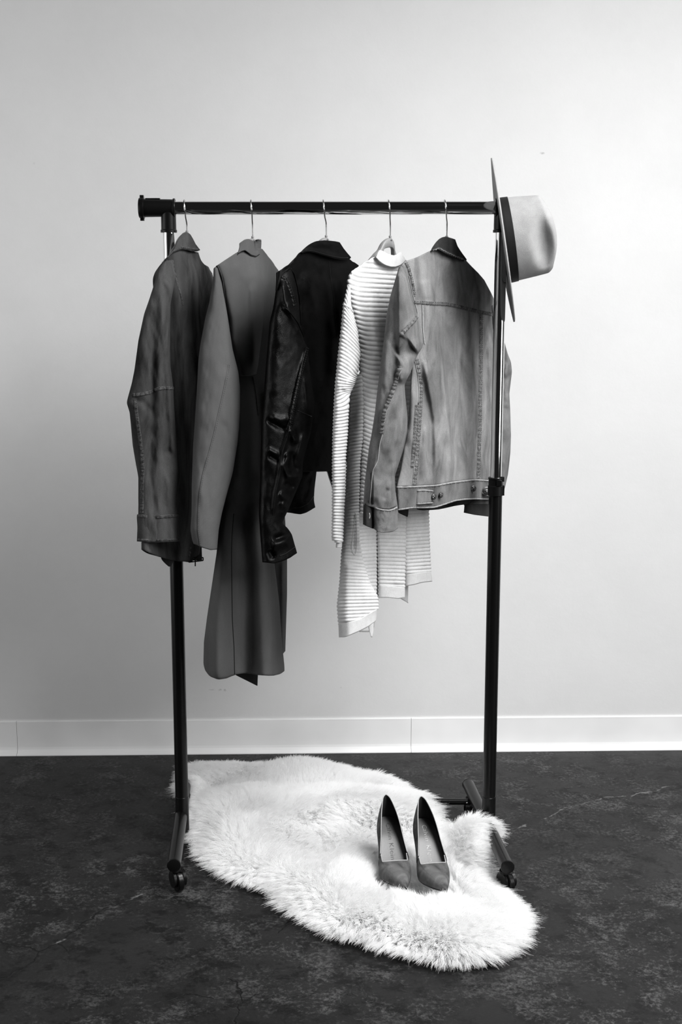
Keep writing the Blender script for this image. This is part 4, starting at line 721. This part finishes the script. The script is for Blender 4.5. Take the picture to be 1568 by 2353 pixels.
# ------------------------------------------------------------------ pumps
def shoe(label, toe, heel, side):
    """toe = (x, y) on the floor plane of the sole tip, heel = back of the heel; side mirrors the shape"""
    toe = Vector((toe[0], toe[1], 0)); heel = Vector((heel[0], heel[1], 0)); ZR = .052
    L = (toe-heel).length; d = (toe-heel).normalized(); nrm = Vector((d.y, -d.x, 0))
    g = thing('pump', label, 'shoe', (heel.x, heel.y, ZR), 'pumps standing on the sheepskin')
    def W_(s, x, z): return np.array(heel)+np.multiply.outer(np.asarray(s)*L, np.array(d))+np.multiply.outer(np.asarray(x), np.array(nrm))+np.multiply.outer(np.asarray(z)+ZR, np.array([0, 0, 1.]))
    zb = smf([(0, .092), (.12, .088), (.28, .070), (.45, .036), (.60, .010), (.70, .003), (.85, .003), (1, .008)], .04)
    wd = smf([(.0, .014), (.06, .0215), (.12, .027), (.2, .031), (.42, .0335), (.56, .0385), (.66, .0410), (.76, .033), (.86, .0205), (.94, .0105), (1, .002)], .025)
    cx = smf([(0, 0), (.4, .001), (.7, .003), (.9, -.003), (1, -.008)], .05)
    TH = .55
    tp = smf([(0, .062), (.15, .053), (.35, .044), (.5, .0355), (TH, .034), (1, .03)], .04)
    vh = smf([(TH-.02, .037), (.7, .034), (.78, .030), (.88, .022), (.95, .014), (1, .005)], .02)
    # outline around the heel from throat to throat
    ss = np.concatenate([np.linspace(TH, .06, 44), .06*(1-np.sin(np.linspace(0, math.pi/2, 9)[1:]))]); sd = -wd(ss)*np.sqrt(np.clip(1-((.06-np.minimum(ss, .06))/.0601)**2, 0, 1))
    S = np.concatenate([ss, ss[::-1][1:]]); X = np.concatenate([sd, -sd[::-1][1:]])
    def wall(off, name, m, z0=0., z1=1., par=g):
        rows = []
        for tau in np.linspace(z0, z1, 8):
            lean = 1-(.08+.46*np.exp(-(S/.33)**2))*tau**1.3+.06*math.sin(tau*math.pi); k = np.clip((S-.0)/TH, 0, 1)
            xx = X*lean; xx = xx-np.sign(X)*off*np.clip(np.abs(X)/.01, 0, 1); s_ = S+(off/L)*np.exp(-S/.02)
            rows.append(W_(s_, xx+cx(S), zb(S)+tp(S)*tau))
        return mesh(name, np.concatenate(rows), grid_faces(8, len(S)), m, par)
    wall(0, 'quarter', M['shoe']); wall(.0016, 'lining', M['lining'])
    top = W_(S, X*(1-(.08+.46*np.exp(-(S/.33)**2)))+cx(S), zb(S)+tp(S))
    # vamp closed over the toes, with a straight throat and rounded corners
    th = np.linspace(0, math.pi, 91); sv = np.linspace(0, 1, 36); rows = []
    ct, st_ = np.abs(np.cos(th)), np.sin(th); s0 = TH+.095*(1-ct**3.2)*np.clip((st_**.6-.84)/.06, 0, 1)
    for k_ in sv:
        s_ = s0+(1-s0)*(1-(1-k_)**1.4); w_ = wd(s_); h = vh(s_); x = -w_*np.sign(np.cos(th))*ct**(.30+.5*k_**.7)*(1-.09*st_**2); z = h*st_**.6
        rows.append(W_(s_, x+cx(s_), zb(s_)+z+.0005))
    mesh('vamp', np.concatenate(rows), grid_faces(len(sv), 91), M['shoe'], g, solid=.0014)
    k0, k1 = 22, 68
    MB().tube(np.concatenate([rows[0][k0:k1+1][::1]]), .0011, 8).build('throat_binding', M['binding'], g)
    MB().tube(top, .0011, 8).build('topline_binding', M['binding'], g)
    # insole and outsole
    si = np.linspace(.004, .84, 50)
    wi = lambda s: wd(s)*.95*np.sqrt(np.clip(1-((.06-np.minimum(s, .06))/.061)**2, 0, 1))
    uu = np.linspace(-1, 1, 13); I = np.concatenate([W_(s+0*uu, uu*wi(s)+cx(s), zb(s)+.0035+.0012*uu**2+0*uu) for s in si])
    mesh('insole', I, grid_faces(50, 13), M['insole'], g)
    so = np.linspace(.0, .995, 60); O = np.concatenate([W_(s+0*uu, uu*wi(s)*1.02+cx(s), zb(s)-.0015+.001*(uu**2)+0*uu) for s in so])
    mesh('outsole', O, grid_faces(60, 13), M['lining'], g, solid=.0025)
    hr = []
    for tau in np.linspace(0, 1, 10):
        r_ = .0055+.016*(1-tau)**2.2; c = W_(np.array([.075-.01*tau]), np.array([0.]), np.array([(float(zb(.07))-.012)*(1-tau)-.001]))[0]; a = np.linspace(0, 2*math.pi, 21)[:-1]
        hr.append(c+np.multiply.outer(np.cos(a)*r_*1.25, np.array(d))+np.multiply.outer(np.sin(a)*r_, np.array(nrm)))
    mesh('heel', np.concatenate(hr), grid_faces(10, 20, wrap=True)+[tuple(range(180, 200))], M['shoe'], g)
    # lettering printed along the insole
    cu_ = bpy.data.curves.new('insole_print', 'FONT'); cu_.body = 'Calvin Klein'; cu_.size = .021; cu_.space_character = 1.05; cu_.offset = -.00045; cu_.align_x = 'LEFT'
    tmp = bpy.data.objects.new('tmp', cu_); COL.objects.link(tmp); bpy.context.view_layer.update()
    me = bpy.data.meshes.new_from_object(tmp.evaluated_get(bpy.context.evaluated_depsgraph_get())); vs_ = np.array([v.co[:] for v in me.vertices]); fs = [tuple(p.vertices) for p in me.polygons]
    bpy.data.objects.remove(tmp); bpy.data.meshes.remove(me)
    ln = vs_[:, 0].max(); k = .37*L/ln; s_ = .135+vs_[:, 0]*k/L; x_ = -(vs_[:, 1]*k-.005)*1.0
    mesh('insole_print', W_(s_, -x_*-1*PS+cx(s_), zb(s_)+.0046), fs, M['silver'] if side > 0 else M['darkprint'], g, smooth=False)
    return g, heel, toe
PS = 1
ta = PZ(925, 2046, .056); ha = PZ(887, 1826, .052+.154); tb_ = PZ(1018, 2052, .056); hb_ = PZ(968, 1830, .052+.154)
SH = [shoe('left of the two grey suede pumps, dark lettering inside, on the sheepskin', ta[:2], ha[:2], -1), shoe('right of the two grey suede pumps, pale lettering inside, on the sheepskin', tb_[:2], hb_[:2], 1)]
print('shoe len', [(s[2]-s[1]).length for s in SH])

# ------------------------------------------------------------------ sheepskin
# outline of the skin on the photo with the height at which the fur tips stand there
OUT = [(420, 1750, .03), (437, 1742, .035), (500, 1744, .035), (560, 1752, .03), (610, 1764, .025), (650, 1762, .025), (700, 1750, .035), (750, 1750, .035), (790, 1762, .03), (830, 1776, .03), (880, 1780, .03), (930, 1797, .04), (965, 1815, .06), (985, 1838, .05), (997, 1862, .05),
       (1020, 1885, .055), (1055, 1882, .06), (1095, 1888, .06), (1130, 1900, .055), (1148, 1922, .045), (1142, 1950, .03), (1122, 1980, .025), (1128, 2005, .03), (1160, 2032, .04), (1195, 2062, .04), (1214, 2100, .03), (1212, 2145, .02), (1180, 2190, .012), (1140, 2215, .01), (1080, 2228, .008),
       (1010, 2226, .008), (930, 2206, .008), (860, 2180, .008), (800, 2165, .008), (750, 2155, .008), (700, 2122, .008), (655, 2098, .008), (630, 2060, .01), (600, 2042, .01), (540, 2030, .01), (490, 2005, .012), (465, 1965, .02), (440, 1920, .03), (428, 1890, .035), (432, 1860, .035), (436, 1845, .04), (420, 1820, .045), (408, 1795, .05), (412, 1768, .055)]
tips = np.array([PZ(x, y, z) for x, y, z in OUT]); tip2 = tips[:, :2]
g_ = np.linspace(0, len(OUT), 400, endpoint=False)
def per(a): return np.interp(g_, np.arange(len(OUT)+1), np.append(a, a[0]))
oc = np.stack([per(tip2[:, 0]), per(tip2[:, 1])], 1)
ker = np.hanning(9); ker /= ker.sum()
for j in range(2): e = np.concatenate([oc[-4:, j], oc[:, j], oc[:4, j]]); oc[:, j] = np.convolve(e, ker, 'valid')
def sdist(x, y):
    """distance inside the outline (negative outside)"""
    x = np.asarray(x, float); y = np.asarray(y, float); best = np.full(x.shape, 9.); ins = np.zeros(x.shape, bool)
    for i in range(len(oc)):
        a, b = oc[i], oc[(i+1) % len(oc)]; d = b-a; h = np.clip(((x-a[0])*d[0]+(y-a[1])*d[1])/(d@d+1e-12), 0, 1)
        best = np.minimum(best, np.hypot(x-a[0]-d[0]*h, y-a[1]-d[1]*h)); c = (a[1] > y) != (b[1] > y)
        ins ^= c & (x < (b[0]-a[0])*(y-a[1])/(b[1]-a[1]+1e-15)+a[0])
    return np.where(ins, best, -best)
def bump_(x, y, px, py, rx, ry, h, z=.05):
    c = PZ(px, py, z); return h*np.exp(-((x-c[0])/rx)**2-((y-c[1])/ry)**2)
fa = (float(pr_[0]), -.31); fb_ = (float(pb[0]), .215)
def hide_z(x, y, s):
    e = np.clip((s-.022)/.075, 0, 1); z = .006+.022*e*(2-e)
    z = z+e*(.010*vnoise(x*7+3, y*7+8)+.006*vnoise(x*15, y*15+2))
    z = z+e*(bump_(x, y, 740, 2040, .10, .07, .020)+bump_(x, y, 1080, 2130, .13, .10, .016)+bump_(x, y, 560, 1860, .14, .12, .018)+bump_(x, y, 700, 1790, .12, .10, .014)+bump_(x, y, 1090, 1915, .06, .05, .014)
              -bump_(x, y, 620, 1985, .09, .05, .012)-bump_(x, y, 850, 2150, .05, .06, .012)-bump_(x, y, 960, 2010, .10, .09, .012))
    # lies over the cross bar and over the back of the left foot
    rb = .055*np.exp(-np.clip(np.abs(y-.125)-.012, 0, 9)**2/.014)*np.clip((.33-x)/.1, 0, 1)*np.clip((x+.48)/.04, 0, 1)
    rf = .088*np.exp(-np.clip(np.abs(x+.436)-.018, 0, 9)**2/.0016)*np.clip((y+.05)/.08, 0, 1)*np.clip((.27-y)/.03, 0, 1)
    fx = fa[0]+(fb_[0]-fa[0])*np.clip((y-fa[1])/(fb_[1]-fa[1]), 0, 1)
    rg = .078*np.exp(-np.clip(np.abs(x-fx+.01)-.03, 0, 9)**2/.005)*np.clip((y+.235)/.04, 0, 1)*np.clip((-.005-y)/.05, 0, 1)
    k = np.clip((s-.005)/.03, 0, 1)
    return np.maximum(z, k*np.maximum(np.maximum(rb, rf), rg)+.006)
NX, NY = 170, 190
gx = np.linspace(oc[:, 0].min(), oc[:, 0].max(), NX); gy = np.linspace(oc[:, 1].min(), oc[:, 1].max(), NY)
GX, GY = np.meshgrid(gx, gy); GS = sdist(GX, GY); GZ = hide_z(GX, GY, GS)
rug = thing('sheepskin', 'long white shaggy sheepskin spread over the rack feet on the dark floor', 'rug', (float(oc[:, 0].mean()), float(oc[:, 1].mean()), 0))
ok = GS > .018; idx = -np.ones(GX.shape, int); idx[ok] = np.arange(ok.sum())
Fc = [(idx[i, j], idx[i, j+1], idx[i+1, j+1], idx[i+1, j]) for i in range(NY-1) for j in range(NX-1) if ok[i, j] and ok[i, j+1] and ok[i+1, j+1] and ok[i+1, j]]
mesh('hide', np.stack([GX[ok], GY[ok], GZ[ok]], 1), Fc, M['hide'], rug, solid=.003)
def bil(A, x, y):
    fx = np.clip((x-gx[0])/(gx[1]-gx[0]), 0, NX-1.001); fy = np.clip((y-gy[0])/(gy[1]-gy[0]), 0, NY-1.001); i = fx.astype(int); j = fy.astype(int); a = fx-i; b = fy-j
    return A[j, i]*(1-a)*(1-b)+A[j, i+1]*a*(1-b)+A[j+1, i]*(1-a)*b+A[j+1, i+1]*a*b
DSY, DSX = np.gradient(GS, gy, gx); DZY, DZX = np.gradient(GZ, gy, gx)
# tufts of wool: strands share a clump centre
NH = 330000
x = rng.uniform(gx[0], gx[-1], NH*2); y = rng.uniform(gy[0], gy[-1], NH*2); s = bil(GS, x, y); k = s > .020; x, y, s = x[k][:NH], y[k][:NH], s[k][:NH]; n = len(x)
z = bil(GZ, x, y); dx = -bil(DSX, x, y); dy = -bil(DSY, x, y); nl = np.hypot(dx, dy)+1e-9; dx /= nl; dy /= nl
edge = np.exp(-np.clip(s-.02, 0, 9)/.045)
ang = vnoise(x*5+11, y*5+4)*3.2+vnoise(x*12, y*12+31)*1.2
fxn = np.cos(ang)*.45-bil(DZX, x, y)*.5; fyn = np.sin(ang)*.45-bil(DZY, x, y)*.5-.12
lean = np.stack([fxn*(1-edge)+dx*edge*.95, fyn*(1-edge)+dy*edge*.95], 1)
lean += rng.normal(0, .10, (n, 2))
ln = rng.uniform(.038, .052, n)*(1+.15*vnoise(x*20, y*20))
# wool is pressed short under the shoes
press = np.ones(n)
for (g_o, hl, te) in SH:
    d = (te-hl); L_ = d.length; d.normalize(); u_ = (x-hl.x)*d.x+(y-hl.y)*d.y; v_ = (x-hl.x)*d.y-(y-hl.y)*d.x
    inside = (u_ > L_*.42) & (u_ < L_*1.03) & (np.abs(v_) < .046) ; press[inside] = .30
    hs = (np.hypot(u_-.018, v_) < .03); press[hs] = .55
    around = (u_ > -.01) & (u_ < L_*1.1) & (np.abs(v_) < .060) & ~inside & ~hs; press[around] = np.minimum(press[around], .62)
ln *= press
KP = 6; tt = np.linspace(0, 1, KP)
# clump: pull tips towards cell centres
cs = .0065; cxi = np.floor(x/cs+vnoise(x*40, y*40)*.6); cyi = np.floor(y/cs+vnoise(x*40+9, y*40)*.6); hsh = (cxi*73856093).astype(np.int64) ^ (cyi*19349663).astype(np.int64)
ccx = (cxi+.5+((hsh % 97)/97.-.5)*.8)*cs; ccy = (cyi+.5+(((hsh//97) % 89)/89.-.5)*.8)*cs; cl = .60+.35*((hsh % 31)/31.)
cln = ((hsh//7) % 53)/53.-.5; cl2 = ((hsh//11) % 47)/47.-.5
lean[:, 0] += cln*.38; lean[:, 1] += cl2*.38
zr = .6+.4*(1-edge); P_ = np.zeros((n, KP, 3))
for i, t in enumerate(tt):
    b = t**1.5; up = t*(1-.20*t)-.50*edge*t*t
    hx = x+lean[:, 0]*ln*b; hy = y+lean[:, 1]*ln*b
    pull = (t**1.3)*.45*cl; hx = hx+(ccx-x)*pull; hy = hy+(ccy-y)*pull
    wv = .0016*t*np.sin(t*9+(hsh % 17)+x*300); P_[:, i, 0] = hx+wv; P_[:, i, 1] = hy+wv*.7; P_[:, i, 2] = np.maximum(z+ln*up*(.55+.45*zr), .004+.002*rng.random(n))
off = np.array(rug.location)
hc = bpy.data.hair_curves.new('wool'); hc.add_curves([KP]*n); hc.attributes['position'].data.foreach_set('vector', (P_-off).astype(np.float32).ravel())
ra = hc.attributes.get('radius') or hc.attributes.new('radius', 'FLOAT', 'POINT')
ra.data.foreach_set('value', np.tile(np.array([.00045, .00046, .00042, .00034, .00024, .0001], np.float32), n))
mt = bpy.data.materials.new('white_wool'); mt.use_nodes = True; t_ = mt.node_tree; pb = t_.nodes['Principled BSDF']
pb.inputs['Base Color'].default_value = gray(.97); pb.inputs['Roughness'].default_value = .75; pb.inputs['Specular IOR Level'].default_value = .2
tr = t_.nodes.new('ShaderNodeBsdfTranslucent'); tr.inputs[0].default_value = gray(.97); mx = t_.nodes.new('ShaderNodeMixShader'); mx.inputs[0].default_value = .5
t_.links.new(pb.outputs[0], mx.inputs[1]); t_.links.new(tr.outputs[0], mx.inputs[2]); t_.links.new(mx.outputs[0], t_.nodes['Material Output'].inputs[0])
hc.materials.append(mt); wo = bpy.data.objects.new('wool', hc); link(wo, rug); wo['kind'] = 'stuff'
